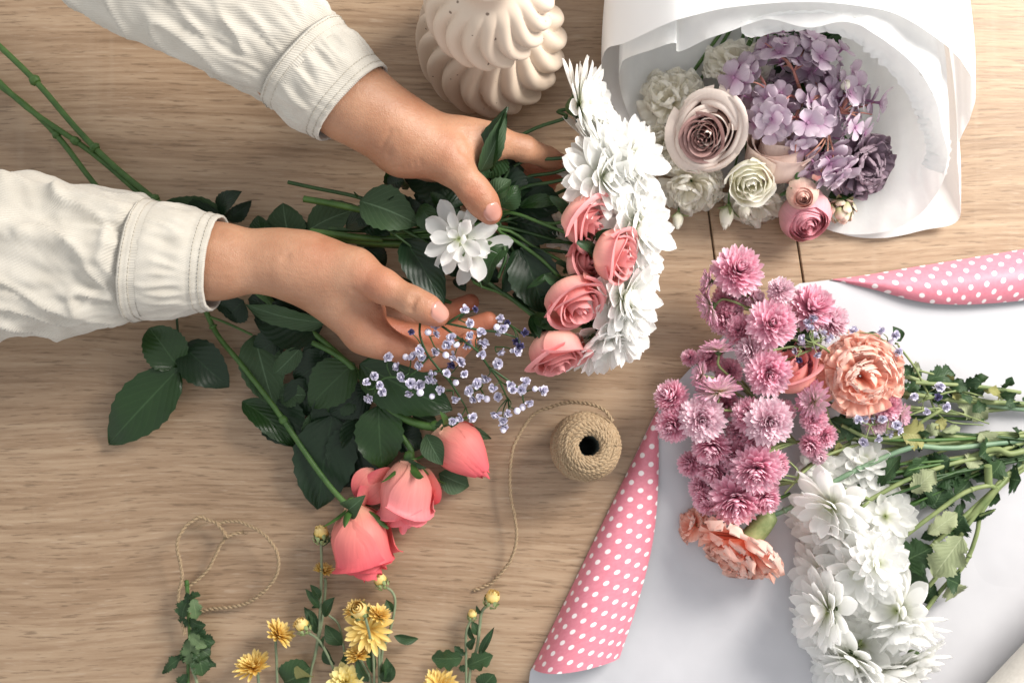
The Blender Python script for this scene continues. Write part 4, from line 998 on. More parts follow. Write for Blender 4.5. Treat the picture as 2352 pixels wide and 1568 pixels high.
# hydrangea
def floret_proto(seed):
    rg = random.Random(seed); b = MB()
    for k in range(4):
        G = petal(.0105*(1+rg.uniform(-.15,.15)), .0115*(1+rg.uniform(-.15,.1)), 5, 5, math.radians(rg.uniform(0,28)), math.radians(rg.uniform(-40,35)), rg.uniform(-.3,.35), wide=.62, base=.25, ruffle=.06, ph=rg.random()*6, rf=4)
        b.grid(rotz(G, k*1.571+rg.uniform(-.15,.15), .0006), rnd=rg.random())
    b.tube([(0,0,-.006),(0,0,.0012)], [.0006,.0012], seg=6, smooth=0)
    return [('floret', b.mesh('floret', M['hydrangea_petal']))]
FL = [floret_proto(s) for s in range(6)]
t = thing('hydrangea', P('C',1250,550,0), 'lilac hydrangea head with reddish branching stalks filling the paper wrap', 'hydrangea')
rg = random.Random(77)
hub = P('C',1160,480,.068); hubs = [P('C',*p) for p in [(1130,500,.070),(1290,500,.066),(1160,610,.068),(1010,470,.062),(1390,590,.064),(1150,370,.072),(1330,690,.060)]]
b = MB()
for h_ in hubs: b.tube([P('C',1200,520,.040), (P('C',1200,520,.055)+h_)/2, h_], [.0019,.0015,.0012], seg=7, rnd=.5)
spots = []
def blob(cx, cy, rx, ry, n, z0, z1):
    for k in range(n):
        a = k*2.39996; r = math.sqrt((k+.5)/n); spots.append((cx+rx*r*math.cos(a)+rg.uniform(-14,14), cy+ry*r*math.sin(a)+rg.uniform(-14,14), z0+(z1-z0)*(1-r*r*.8)+rg.uniform(-.006,.006)))
blob(1010,200,95,70,8,.05,.075); blob(1110,260,120,70,8,.055,.08); blob(1230,210,70,50,5,.06,.075); blob(1250,310,110,70,8,.055,.080); blob(900,420,105,90,12,.05,.076)
blob(1370,260,50,45,3,.06,.07); blob(1050,600,110,110,12,.05,.078); blob(1080,520,90,50,5,.05,.07); blob(1250,600,90,110,11,.055,.082); blob(1420,480,120,90,12,.05,.074); blob(1540,560,80,70,7,.045,.062); blob(1430,660,110,80,9,.05,.072)
blob(1190,780,60,110,8,.05,.068); blob(1330,860,110,90,12,.045,.068); blob(1300,420,90,60,5,.045,.06); blob(1140,420,110,80,6,.04,.058)
rg.shuffle(spots)
fl_n=0
for i,(x,y,z) in enumerate(spots):
    p = P('C',x,y,z); h_ = min(hubs, key=lambda q:(q-p).length); d = (p-hub)*1.0+Vector((rg.uniform(-.02,.02),rg.uniform(-.02,.02),.035)); 
    if i%3==0: b.tube([h_, (h_+p)/2+Vector((0,0,.004)), p-d.normalized()*.004], [.0009,.0007,.0005], seg=5, rnd=rg.random())
    if fl_n<100: inst(FL[i%6], t, p, d, rg.random()*6, rg.uniform(1.0,1.38)); fl_n+=1
b.build('stalks', M['stem_red'], t)
stemobj(t, [P('C',1200,520,.05),P('C',1150,200,.03),P('C',1050,-200,.02)], .003, 'stem_green')
# dusky carnation
t = thing('carnation', P('C',1520,880,0), 'dusky violet ruffled carnation below the hydrangea, at the right of the wrap', 'carnation')
inst(carnation(91, .030, 'dusk_petal', 34, 85), t, P('C',1500,850,.030), (.35,-.45,.9), 0); stemobj(t, [P('C',1480,830,.025),P('C',1300,500,.012),P('C',1050,-150,.015)], .002)
t = thing('leaf_spray', P('C',1270,170,0), 'dark green foliage leaves tucked behind the hydrangea at the top of the wrap', 'leaf')
leafobj(t,'rose_leaf_dark', P('C',1120,180,.045), P('C',1420,130,.05), .036, arch=.1, roll=.3); leafobj(t,'rose_leaf', P('C',1300,230,.05), P('C',1390,140,.06), .020, roll=-.6)
leafobj(t,'rose_leaf_dark', P('C',900,700,.012), P('C',960,560,.02), .04); leafobj(t,'rose_leaf_dark', P('C',1130,480,.03), P('C',1160,300,.03), .04); leafobj(t,'rose_leaf_dark', P('C',730,330,.02), P('C',760,310,.03), .01)
leafobj(t,'rose_leaf_dark', P('C',880,760,.015), P('C',1000,560,.03), .03); leafobj(t,'rose_leaf_dark', P('C',1210,720,.02), P('C',1250,860,.02), .03)

# ------------------------------------------------------------------ held bouquet: white chrysanthemum sprays
GRP = 'white chrysanthemum sprays of the held bouquet'
BB = [B_(900,960,.078),B_(600,985,.075),B_(380,975,.072)]       # where the stems run through the hand
def mum(t, c, x, y, z, d, pro, roll=0, sc=1.0, via=(), r=.0015, end=None, mat='stem_dark'):
    p = P(c,x,y,z); d = Vector(d).normalized(); o = inst(pro, t, p, d, roll, sc)
    if end is not None: stemobj(t, [p-d*.009*sc, p-d*.016*sc]+[P(*q) for q in via]+[P(*q) for q in end], r, mat, 7)
    return o
def bund(k): # tail of a stem through the bundle, spread a little
    rg = random.Random(k); dy = rg.uniform(-28,28); dz = rg.uniform(-.012,.006)
    return [('B',880+rg.uniform(-30,30),930+dy*1.8,.074+dz),('B',620,985+dy,.073+dz),('B',400,1000+dy*.5,.070+dz*.5)]
t = thing('chrysanthemum_spray', P('B',1250,470,0), 'single white chrysanthemum at the top of the held bouquet, on a long bare stem', 'chrysanthemum', GRP)
mum(t,'B',1245,450,.085,(1,.22,.30),MUM[0],.3,1.15,[('B',1190,500,.086),('B',1060,545,.085),('B',945,612,.084),('B',900,700,.080)],end=bund(1))
t = thing('chrysanthemum_spray', P('B',1400,620,0), 'full white chrysanthemums with drooping petals above the uppermost pink rose, in the held bouquet', 'chrysanthemum', GRP)
mum(t,'B',1335,640,.082,(1,.55,.45),MUM_FULL[0],.2,1.10,[('B',1285,652,.080),('B',1180,672,.080),('B',950,715,.078)],end=bund(2))
mum(t,'B',1330,760,.092,(.75,-.1,1),MUM_FULL[1],1.2,1.12,[('B',1255,748,.086),('B',1130,775,.084),('B',1000,802,.080)],end=bund(3))
mum(t,'B',1440,700,.078,(1,.1,.7),MUM_FULL[0],2.2,1.15,[('B',1280,690,.074),('B',1140,735,.074),('B',1000,765,.074)],end=bund(4))
mum(t,'B',1235,745,.062,(.25,1,.8),MUM[2],.2,.55,[('B',1200,800,.062)],end=bund(11))
t = thing('chrysanthemum_spray', P('B',1500,950,0), 'big white chrysanthemums at the outer right edge behind the pink roses, in the held bouquet', 'chrysanthemum', GRP)
mum(t,'B',1440,850,.070,(1,.15,.5),MUM_FULL[1],.6,1.05,[('B',1300,860,.068),('B',1100,890,.070)],end=bund(5))
mum(t,'B',1470,975,.080,(1,-.05,.8),MUM_FULL[0],1.9,1.15,[('B',1300,1030,.066),('B',1180,1030,.068)],end=bund(6))
mum(t,'B',1460,1100,.066,(1,-.1,.6),MUM[1],.9,1.08,[('B',1300,1090,.064),('B',1130,1065,.066),('B',1040,1050,.068)],end=bund(7))
mum(t,'B',1190,1010,.052,(.4,.5,.8),MUM[0],.9,.62,[('B',1150,1040,.05)],end=bund(12))
t = thing('chrysanthemum_spray', P('B',1400,1300,0), 'large white chrysanthemums at the lower end of the held bouquet, below the pink roses', 'chrysanthemum', GRP)
mum(t,'B',1425,1265,.078,(1,-.05,.75),MUM_FULL[1],.1,1.15,[('B',1330,1280,.070),('B',1200,1230,.062),('B',1000,1120,.066)],end=bund(8))
mum(t,'B',1400,1370,.066,(.9,-.35,.6),MUM[2],1.4,1.12,[('B',1280,1390,.060),('B',1180,1360,.060),('B',1060,1320,.062),('B',800,1180,.072)],end=[('B',640,1060,.075)])
mum(t,'B',1320,1430,.060,(.45,-1,.40),MUM[0],2.0,1.15,[('B',1275,1385,.058),('B',1180,1362,.058),('B',1060,1325,.060),('B',780,1172,.071)],end=[('B',620,1050,.074)])
b = MB()
rg = random.Random(5)
for (x,y,z) in ((1235,470,.082),(1285,600,.08),(1290,1290,.066),(1265,1395,.058),(1372,1270,.070)):
    for k in range(5):
        p = P('B',x+rg.uniform(-10,10),y+rg.uniform(-16,16),z); d = Vector((rg.uniform(-.6,.3),rg.uniform(-1,1),rg.uniform(.1,.9))).normalized()*.007
        leaf(b, p, p+d, .0028, shape='narrow', n=6, serr=0, curl=.8)
b.build('bract', M['calyx'], t)
# the open single one on top
t = thing('chrysanthemum_spray', P('B',740,1010,0), 'open white chrysanthemum with broad petals lying under the upper thumb', 'chrysanthemum', GRP)
inst(MUM_OPEN[0], t, P('B',735,1015,.100), (-.15,-.1,1), .5, (.84,.95,.95)); inst(MUM_OPEN[1], t, P('B',800,1045,.090), (.35,-.3,1), 1.3, (.92,.92,.85))
stemobj(t, [P('B',770,1030,.088),P('B',640,980,.080),P('B',480,930,.078),P('B',380,910,.076)], .0013, 'stem_dark')
# ------------------------------------------------------------------ pink spray roses
SR = [rose(s, .0185, .032, nl=5, npet=(3,3), open_=.98, flare=.26, close=.62, inner=.20, mat='salmon_petal', roll=.2, wfac=1.4) for s in (61,62,63)]
SEP = sepals(.0185,.030,5,3,.75,'rose_leaf',.85)
SR = [p+[SEP] for p in SR]
def srose(x,y,z,d,i,sc,label,via,k,roll=0):
    t = thing('spray_rose', P('B',x,y,0), label, 'rose', 'salmon pink spray roses of the held bouquet'); d=Vector(d).normalized(); p=P('B',x,y,z)
    inst(SR[i], t, p-d*.013*sc, d, roll, sc); stemobj(t, [p-d*.016*sc,p-d*.022*sc]+[P('B',*q) for q in via]+[P(*q) for q in bund(k)], .0014, 'stem_green', 7); return t
srose(1255,930,.096,(.8,-.45,.6),0,1.10,'uppermost salmon rose, tucked under drooping white petals in the held bouquet',[(1190,930,.084),(1100,950,.080)],21)
sr1=srose(1378,1085,.102,(.9,-.25,.5),1,1.08,'salmon rose furthest right, against the white chrysanthemums, on a thick green stalk',[(1300,1030,.096),(1190,990,.092),(1060,940,.088),(985,912,.086),(920,910,.082)],22)
srose(1250,1130,.082,(.6,.2,.6),2,.85,'small salmon rose wedged between the two larger ones in the middle',[(1180,1120,.078),(1050,1050,.074)],23,1)
sr3=srose(1215,1262,.094,(.45,-.8,.7),1,1.20,'widest open salmon rose, third down in the held bouquet, with a pale long sepal',[(1150,1170,.088),(1080,1100,.084),(980,1030,.082),(910,990,.080)],24,2)
sr4=srose(1140,1475,.076,(.30,-1,.35),0,1.20,'lowest salmon rose, pointing down beside the lilac filler flowers, capped by a dark calyx',[(1070,1360,.074),(930,1255,.074),(780,1170,.074)],25,1.7)
SRO=[sr3,sr1,sr4]
for p,q,w in (((1050,1340,.076),(1075,1440,.090),.011),((1050,1340,.078),(1160,1410,.092),.012),((1040,1340,.076),(1060,1445,.082),.008),((1130,1160,.09),(1020,1228,.092),.006),((1300,1020,.100),(1400,975,.106),.008),((1300,1030,.1),(1210,990,.092),.012)):
    b=MB(); leaf(b, P('B',*p), P('B',*q), w, shape='narrow', serr=0, fold=.6); b.build('sepal', M['rose_leaf'], SRO[0 if p[0]==1130 else (1 if p[0]==1300 else 2)])


# ------------------------------------------------------------------ rose greenery of the held bouquet
t = thing('greenery', P('B',600,950,0), 'dark serrated rose leaves and cut stems held between both hands', 'greenery')
for pts, r in (([(5,775,.080),(120,800,.080),(290,835,.080),(420,880,.078),(640,950,.072)],.0016),([(72,846,.082),(200,868,.082),(380,908,.080),(520,945,.076),(700,975,.070)],.0027),
               ([(100,985,.066),(260,1005,.068),(410,1018,.070)],.0030),([(110,1000,.062),(300,1025,.064),(420,1035,.066),(700,1040,.066)],.0028),([(180,975,.060),(420,985,.066),(650,1000,.070),(900,1000,.07)],.0020),
               ([(380,925,.080),(430,975,.086),(530,1050,.084)],.0010),([(400,925,.078),(520,990,.080),(700,1100,.082),(900,1230,.076),(1060,1340,.074),(1180,1385,.070)],.0017),
               ([(420,1170,.03),(520,1210,.04),(700,1290,.05)],.0018),([(1030,1030,.068),(1170,1028,.068)],.0014),([(820,1020,.07),(700,1010,.072),(560,1000,.07)],.0022),([(300,1040,.06),(500,1050,.062),(640,1060,.066),(760,1110,.07)],.0018),
               ([(430,1010,.07),(560,1020,.07),(900,1060,.065)],.0018),([(900,1180,.085),(930,1100,.09),(925,1050,.088)],.0014)):
    stemobj(t, [P('B',*p) for p in pts], r, 'stem_dark' if r<.0025 else 'stem_green', 8)
LV = [('rose_leaf_grey',(310,855,.088),(556,955,.082),.040,.3,.15),('rose_leaf',(490,800,.060),(450,685,.095),.022,.2,.4),('rose_leaf_dark',(430,790,.08),(500,770,.09),.036,.2,.3),('rose_leaf',(570,870,.086),(668,975,.082),.022,.6,-.4),('rose_leaf',(640,900,.080),(700,860,.09),.030,.3,.2),
      ('rose_leaf',(870,735,.108),(938,455,.128),.022,.25,.75),('rose_leaf_grey',(822,735,.112),(932,470,.126),.017,.25,-.35),('rose_leaf',(890,640,.095),(850,760,.09),.030,.1,.2),('rose_leaf_grey',(870,845,.092),(955,765,.094),.020,.3,.3),('rose_leaf',(910,880,.090),(985,790,.092),.022,.3,-.3),
      ('rose_leaf_dark',(500,1020,.080),(668,1300,.088),.034,.25,.2),('rose_leaf_dark',(1000,1050,.078),(1095,1335,.072),.044,.2,.1),('rose_leaf_dark',(985,1060,.080),(915,1250,.076),.022,.3,.5),('rose_leaf',(940,1040,.084),(850,1210,.086),.018,.5,-.5),
      ('rose_leaf_dark',(760,760,.070),(500,760,.072),.05,.2,.1),('rose_leaf_dark',(700,850,.068),(540,830,.070),.03,.2,.2),('rose_leaf_dark',(740,900,.068),(560,880,.074),.03,.4,-.2),('rose_leaf_dark',(880,800,.074),(1050,790,.076),.034,.2,.2),('rose_leaf_dark',(930,830,.070),(1180,880,.070),.038,.2,.0),
      ('rose_leaf_dark',(940,930,.066),(1160,1000,.066),.040,.2,.0),('rose_leaf',(990,880,.080),(1170,870,.080),.014,.4,.4),('rose_leaf_dark',(860,760,.07),(1010,720,.07),.03,.3,.1),('rose_leaf_dark',(620,1060,.066),(800,1180,.064),.030,.3,.2),
      ('rose_leaf_dark',(700,1050,.068),(900,1200,.066),.034,.2,.2),('rose_leaf_dark',(300,920,.070),(480,990,.070),.024,.4,.0),('rose_leaf_dark',(250,960,.064),(420,930,.070),.028,.2,.6),('rose_leaf_dark',(560,1000,.072),(640,1060,.076),.02,.2,.2),('rose_leaf_dark',(330,1050,.05),(410,1110,.045),.022,.3,.3),('rose_leaf_dark',(960,1250,.064),(1150,1310,.06),.02,.3,.2),
      ('rose_leaf_dark',(720,1180,.06),(760,1240,.066),.012,.3,.2),('rose_leaf_dark',(440,920,.068),(600,900,.076),.03,.3,.2),('rose_leaf_dark',(780,930,.066),(900,870,.072),.034,.3,.2),('rose_leaf_dark',(900,1010,.06),(1080,1100,.06),.04,.3,.2),('rose_leaf_dark',(640,800,.064),(780,860,.068),.036,.3,.2),
      ('rose_leaf',(280,1230,.03),(540,1200,.04),.018,.3,.2)]
for m_,a,c,w,arch,rl in LV: leafobj(t, m_, P('B',*a), P('B',*c), w, arch=arch*.5, roll=rl, fold=.3)
b = MB()
for p,q in (((300,835,.081),(285,815,.088)),((640,1190,.08),(620,1200,.084)),((820,1200,.078),(830,1225,.08))): b.tube([P('B',*p),P('B',*q)],[.0013,.0002],seg=6,smooth=0)
b.build('thorn', M['stem_dark'], t)

# ------------------------------------------------------------------ coral roses with their stems
GC = 'coral roses lying on the table'
def E_(x,y,z): return P('E',x,y,z)
COR = [rose(71,.0245,.062,nl=5,npet=(3,3),open_=.95,flare=.20,close=.58,inner=.4,mat='coral_petal',wfac=1.7,roll=.18,base_r=.22,spiral=.11),
       rose(72,.0210,.056,nl=5,npet=(3,3),open_=.88,flare=.2,close=.56,inner=.4,mat='coralpale_petal',wfac=1.7,roll=.18,base_r=.22,spiral=.11),
       rose(73,.0190,.056,nl=5,npet=(3,3),open_=.42,flare=.02,close=.22,inner=.5,mat='coral_petal',wfac=1.5,roll=.02,base_r=.25,spiral=.13)]
t1 = thing('coral_rose', E_(1400,1280,0), 'largest coral rose, lowest of the three, its stem curving up to the sleeve', 'rose', GC)
d = (E_(1440,1470,.024)-E_(1350,1090,.026)); inst(COR[0], t1, E_(1352,1092,.027), d, .9, (1.10,1.0,1.04)); 
inst([sepals(.020,.05,5,5,.75,'stem_green')], t1, E_(1350,1095,.028), d, .3, name='calyx')
stemobj(t1, [E_(1348,1100,.028),E_(1310,1075,.027),E_(1230,985,.024),E_(1130,850,.022),E_(960,600,.022),E_(790,380,.020),E_(690,260,.018),E_(640,170,.016),P('D',440,650,.02),P('D',330,540,.022),P('D',225,432,.020),P('D',130,310,.016),P('D',50,235,.016),P('D',-40,170,.012)], [.0030,.0026]+[.0023]*9+[.0026]*3, 'stem_green', 9, nodes=(.30,.52,.86))
b=MB(); leaf(b, E_(1300,1120,.030), E_(1190,1270,.020), .008, shape='narrow', serr=0, side=-.25, curl=1.2, fold=.7); leaf(b, E_(1330,1110,.032), E_(1415,1040,.050), .018, shape='narrow', serr=0, fold=.5, arch=.3); leaf(b, E_(1180,1275,.010), E_(1240,1265,.020), .007, shape='narrow', serr=0); b.build('sepal', M['rose_leaf_grey'], t1)
t2 = thing('coral_rose', E_(1600,1040,0), 'paler coral rose in the middle of the three, with spread side petals', 'rose', GC)
d = (E_(1610,1210,.022)-E_(1630,860,.028)); inst(COR[1], t2, E_(1628,862,.028), d, 2.0, (1.10,1.05,1.07)); inst([sepals(.018,.05,5,6,.7,'stem_green')], t2, E_(1632,862,.028), d, 0, name='calyx')
b=MB()
leaf(b, E_(1470,1000,.012), E_(1400,960,.02), .045, shape='round', serr=0, arch=.3, rnd=.2); leaf(b, E_(1500,930,.012), E_(1372,1060,.014), .034, shape='round', serr=0, arch=.25, rnd=.1); leaf(b, E_(1690,900,.02), E_(1765,1085,.014), .030, shape='round', serr=0, arch=.2, roll=-.3, rnd=.4); b.build('side_petals', M['coral_petal'], t2)
t3 = thing('coral_rose', E_(1870,820,0), 'pointed bright coral rosebud, uppermost of the three and nearest the twine', 'rose', GC)
d = (E_(2025,935,.020)-E_(1775,690,.026)); inst(COR[2], t3, E_(1772,702,.026), d, 1.0, (1.10,1.1,1.06)); 
inst([sepals(.018,.05,5,7,.6,'stem_green')], t3, E_(1775,706,.026), d, 0, name='calyx')
b=MB()
for p,q,w in (((1715,735,.040),(1800,890,.046),.020),((1780,930,.014),(1932,995,.008),.024),((1870,685,.022),(2044,758,.012),.010),((1760,690,.03),(1900,660,.03),.010),((1580,865,.03),(1720,905,.034),.008)): leaf(b, E_(*p), E_(*q), w, shape='narrow', serr=0, fold=.4)
b.build('sepal', M['rose_leaf_grey'], t3)
stemobj(t2, [E_(1632,865,.028),E_(1640,810,.026),E_(1560,700,.024),E_(1380,440,.022),E_(1180,250,.022),E_(1000,110,.020),P('D',600,680,.024),P('D',470,560,.024),P('D',330,452,.022),P('D',210,350,.018),P('D',60,246,.018),P('D',-40,150,.014)], [.0030]+[.0025]*11, 'stem_green', 9, nodes=(.72,.86))
stemobj(t3, [E_(1775,700,.026),E_(1700,690,.026),E_(1570,635,.026),E_(1450,520,.024),E_(1350,400,.022),E_(1240,320,.024),E_(1090,240,.022),P('D',620,690,.026),P('D',480,560,.030),P('D',355,458,.026),P('D',260,380,.022),P('D',175,295,.020),P('D',80,185,.020),P('D',-40,70,.014)], [.0038,.0036,.0032]+[.0026]*11, 'stem_green', 9, nodes=(.70,.82,.93))
stemobj(t1, [E_(640,150,.02),E_(720,180,.02),E_(850,240,.015)], .0011, 'stem_green'); stemobj(t1, [E_(470,60,.03),E_(476,200,.02),E_(490,330,.014),E_(490,400,.012)], .0011, 'stem_dark')
# leaves: (owner, material, base, tip, width m, arch, roll, extra)
CL = [(t1,'rose_leaf',(486,405,.022),(134,782,.006),.050,.16,.15,{}),(t1,'rose_leaf',(478,400,.020),(335,205,.028),.038,.22,-.3,dict(shape='round',curl=.5,n=18)),(t1,'rose_leaf_dark',(500,290,.018),(735,500,.014),.042,.2,.1,{}),
      (t1,'rose_leaf_grey',(860,240,.012),(960,600,.010),.042,.1,.1,{}),(t1,'rose_leaf',(800,570,.012),(1080,808,.008),.028,.18,.5,{}),(t1,'rose_leaf_dark',(960,560,.010),(1075,800,.006),.046,.1,-.1,{}),
      (t3,'rose_leaf_dark',(1200,200,.020),(860,160,.018),.05,.2,.0,{}),(t3,'rose_leaf_grey',(1210,180,.030),(810,85,.040),.024,.1,.6,{}),(t3,'rose_leaf_dark',(1000,110,.018),(830,60,.02),.034,.2,.1,{}),(t2,'rose_leaf_dark',(660,65,.02),(800,110,.01),.02,.2,.1,{}),
      (t3,'rose_leaf_grey',(1090,305,.030),(960,435,.024),.018,.1,.3,dict(shape='round')),(t2,'rose_leaf_grey',(985,540,.012),(1120,540,.014),.022,.1,.1,dict(shape='round')),(t2,'rose_leaf_dark',(1180,250,.02),(1120,370,.012),.02,.3,.4,{}),
      (t3,'rose_leaf',(1360,380,.022),(1135,600,.016),.044,.15,-.1,{}),(t3,'rose_leaf',(1330,500,.016),(1240,640,.012),.034,.2,.1,{}),(t2,'rose_leaf_dark',(1440,500,.014),(1230,640,.012),.034,.2,.2,{}),
      (t3,'rose_leaf',(1385,385,.030),(1848,615,.026),.052,.1,-.05,{}),(t2,'rose_leaf',(1480,590,.026),(1500,912,.018),.046,.15,.0,dict(wav=.05)),(t2,'rose_leaf_dark',(1250,640,.012),(1175,1110,.006),.060,.1,.05,{}),(t2,'rose_leaf_dark',(1440,700,.010),(1290,1000,.006),.06,.1,.05,{}),
      (t2,'rose_leaf_dark',(1400,640,.012),(1330,860,.010),.034,.12,.3,{}),(t2,'rose_leaf_grey',(1170,620,.014),(1105,800,.008),.016,.1,.2,{}),(t3,'rose_leaf_grey',(1650,640,.018),(1770,680,.014),.022,.2,.2,{}),(t2,'rose_leaf_dark',(1560,720,.014),(1700,800,.012),.03,.2,.2,{}),
      (t2,'rose_leaf_dark',(1000,250,.014),(860,330,.010),.03,.2,.2,{}),(t2,'rose_leaf_dark',(1160,470,.01),(1040,640,.008),.04,.15,.2,{}),(t3,'rose_leaf_dark',(1240,330,.016),(1060,470,.01),.036,.15,.2,{}),(t2,'rose_leaf_dark',(1330,560,.008),(1180,760,.006),.05,.15,.2,{}),
      (t3,'rose_leaf_dark',(1500,640,.010),(1640,720,.008),.04,.15,.2,{}),(t1,'rose_leaf_dark',(130,600,.004),(150,600,.004),.001,.0,.0,{})]
for ow,m_,a,c,w,ar,rl,kw in CL[:-1]: leafobj(ow, m_, E_(*a), E_(*c), w, arch=ar*.7, roll=rl, **{**dict(fold=.22),**kw})
CD = [(t3,'rose_leaf_grey',(512,490,.018),(382,462,.022),.026,.2,.3),(t3,'rose_leaf_dark',(510,505,.018),(378,466,.018),.026,.2,.2),(t3,'rose_leaf_dark',(512,500,.020),(556,440,.034),.024,.4,.5),(t3,'rose_leaf_dark',(520,505,.02),(578,460,.026),.016,.3,-.5),
      (t3,'rose_leaf',(610,555,.020),(592,495,.026),.026,.2,.2),(t2,'rose_leaf_grey',(668,560,.020),(650,466,.026),.040,.15,.1),(t2,'rose_leaf',(690,540,.02),(716,520,.022),.030,.2,.2),(t2,'rose_leaf_grey',(706,530,.030),(830,478,.036),.034,.2,.2),(t2,'rose_leaf_dark',(720,540,.03),(800,560,.03),.04,.2,.2),
      (t2,'rose_leaf_dark',(560,690,.02),(520,730,.012),.03,.2,.2),(t3,'rose_leaf_dark',(850,560,.04),(884,612,.03),.014,.4,.3)]
for ow,m_,a,c,w,ar,rl in CD: leafobj(ow, m_, P('D',*a), P('D',*c), w, arch=ar*.6, roll=rl, fold=.25)

# ------------------------------------------------------------------ baby's breath held over the leaves
def gyp_proto(seed, mat, bud=False):
    rg = random.Random(seed); b = MB(); R=.0036
    if bud:
        ball = np.array([[[.0022*math.cos(x)*math.sin(y), .0022*math.sin(x)*math.sin(y), -.0024*math.cos(y)] for x in np.linspace(0,6.283,8,endpoint=False)] for y in np.linspace(.15,3.0,6)]); b.grid(ball, cu=True, rnd=.8)
    else:
        for k in range(22):
            el = math.radians(rg.uniform(-25,85)); G = petal(R*rg.uniform(.75,1.05), R*.75, 3, 3, el, math.radians(rg.uniform(-50,40)), .4, wide=.7, base=.3)
            b.grid(rotz(G, k*2.4, .0002), rnd=rg.random())
    return [('blossom', b.mesh('blossom', M[mat]))]
GY = [gyp_proto(s,'gyp_petal') for s in (1,2,3)]; GYD = gyp_proto(4,'gyp_dark'); GYB = gyp_proto(5,'gyp_petal',True)
def gypso(c, t, pts, hubs, z, seed, trunk, sc=1.0, stem='stem_dark', zfun=None):
    rg = random.Random(seed); b = MB()
    for q in trunk: b.tube([P(c,*p) for p in q], [.0010]*(len(q)-1)+[.0006], seg=5)
    H_ = [P(c,*p) for p in hubs]
    for i,(x,y,k) in enumerate(pts):
        p = P(c,x,y,(zfun(x,y) if zfun else z)+rg.uniform(-.008,.008)); h_ = min(H_, key=lambda q:(q-p).length)
        pr = GYD if k==2 else (GYB if k==1 else GY[i%3]); d = (p-h_).normalized()+Vector((rg.uniform(-.5,.5),rg.uniform(-.5,.5),.6))
        inst(pr, t, p, d, rg.random()*6, sc*rg.uniform(.85,1.12)*(.8 if k==2 else 1))
        mid = (p+h_)/2+Vector((rg.uniform(-.003,.003),rg.uniform(-.003,.003),0)); b.tube([h_, mid, p-d.normalized()*.001], [.0006,.00045,.00035], seg=4, rnd=rg.random())
    b.build('stem', M[stem], t)
t = thing('babys_breath', P('G',1500,1100,0), "lilac tinted baby's breath sprig held in the lower hand above the coral roses", "baby's breath")
g = [(1243,920,2),(1333,920,1),(1380,885,0),(1374,935,0),(1530,797,0),(1590,797,2),(1562,870,0),(1627,925,0),(1556,940,0),(1545,985,0),(1465,950,0),(1488,988,1),(1370,1030,0),(1430,1045,1),(1290,1020,0),(1285,1100,0),(1210,1055,1),(1255,1055,0),(1115,1060,0),(1170,1110,0),(1475,1050,0),(1510,1085,0),(1460,1105,2),(1435,1145,0),(1635,985,0),(1625,1040,0),(1730,1025,0),(1715,1090,0),(1730,850,0),(1745,898,0),(1708,892,1),(1765,870,2),(1862,920,2),(1815,970,2),(1835,995,2),(1815,1025,0),(1040,1160,0),(1000,1195,0),(1070,1210,0),(1080,1243,0),(1015,1280,0),(1190,1165,0),(1240,1200,0),(1225,1250,0),(1290,1250,1),(1285,1210,0),(1355,1270,1),(1360,1145,0),(1365,1180,0),(1405,1235,0),(1530,1150,0),(1485,1195,1),(1480,1280,0),(1605,1200,0),(1650,1170,0),(1690,1220,0),(1560,1240,0),(1580,1285,0),(1620,1275,0),(1655,1285,1),(1715,1275,0),(1780,1210,0),(1795,1235,0),(1845,1235,0),(1865,1195,0),(1917,1230,1),(1960,1240,0),(1885,1305,0),(1850,1330,1),(1820,1350,1),(1770,1360,0),(1705,1365,0),(1745,1400,0),(1745,1430,0),(1745,1455,1),(1575,1385,0),(1510,1385,0),(1472,1405,0),(1340,1175,0),(1725,920,0),(1440,985,0),(1300,1055,0)]
hubs = [(1430,880,.112),(1500,850,.116),(1520,960,.11),(1600,1020,.108),(1665,1110,.10),(1780,880,.11),(1700,1000,.105),(1300,1000,.112),(1330,1060,.108),(1400,1130,.106),(1230,1130,.104),(1130,1160,.10),(1240,1190,.10),(1440,1160,.10),(1470,1240,.098),(1540,1330,.09),(1620,1230,.095),(1720,1180,.095),(1770,1280,.09),(1850,1260,.09),(1350,960,.112),(1040,1230,.098)]
trunk = [[(1290,860,.108),(1290,940,.112),(1330,1040,.11),(1400,1130,.106),(1460,1200,.10),(1540,1330,.092)],[(1400,880,.108),(1500,950,.112),(1600,1020,.108),(1665,1110,.10),(1720,1180,.096),(1770,1290,.09)],[(1430,870,.112),(1600,905,.112),(1720,920,.112),(1820,950,.11)],[(1665,1110,.1),(1780,1190,.094),(1860,1250,.09)],[(1330,1060,.108),(1230,1160,.104),(1100,1170,.1),(1030,1230,.098)],[(1440,870,.114),(1500,830,.118),(1560,800,.118)]]
gypso('G', t, g, hubs, .1, 6, trunk, 1.25, 'stem_dark', lambda x,y: .120-.022*max(0,(y-850)/550))
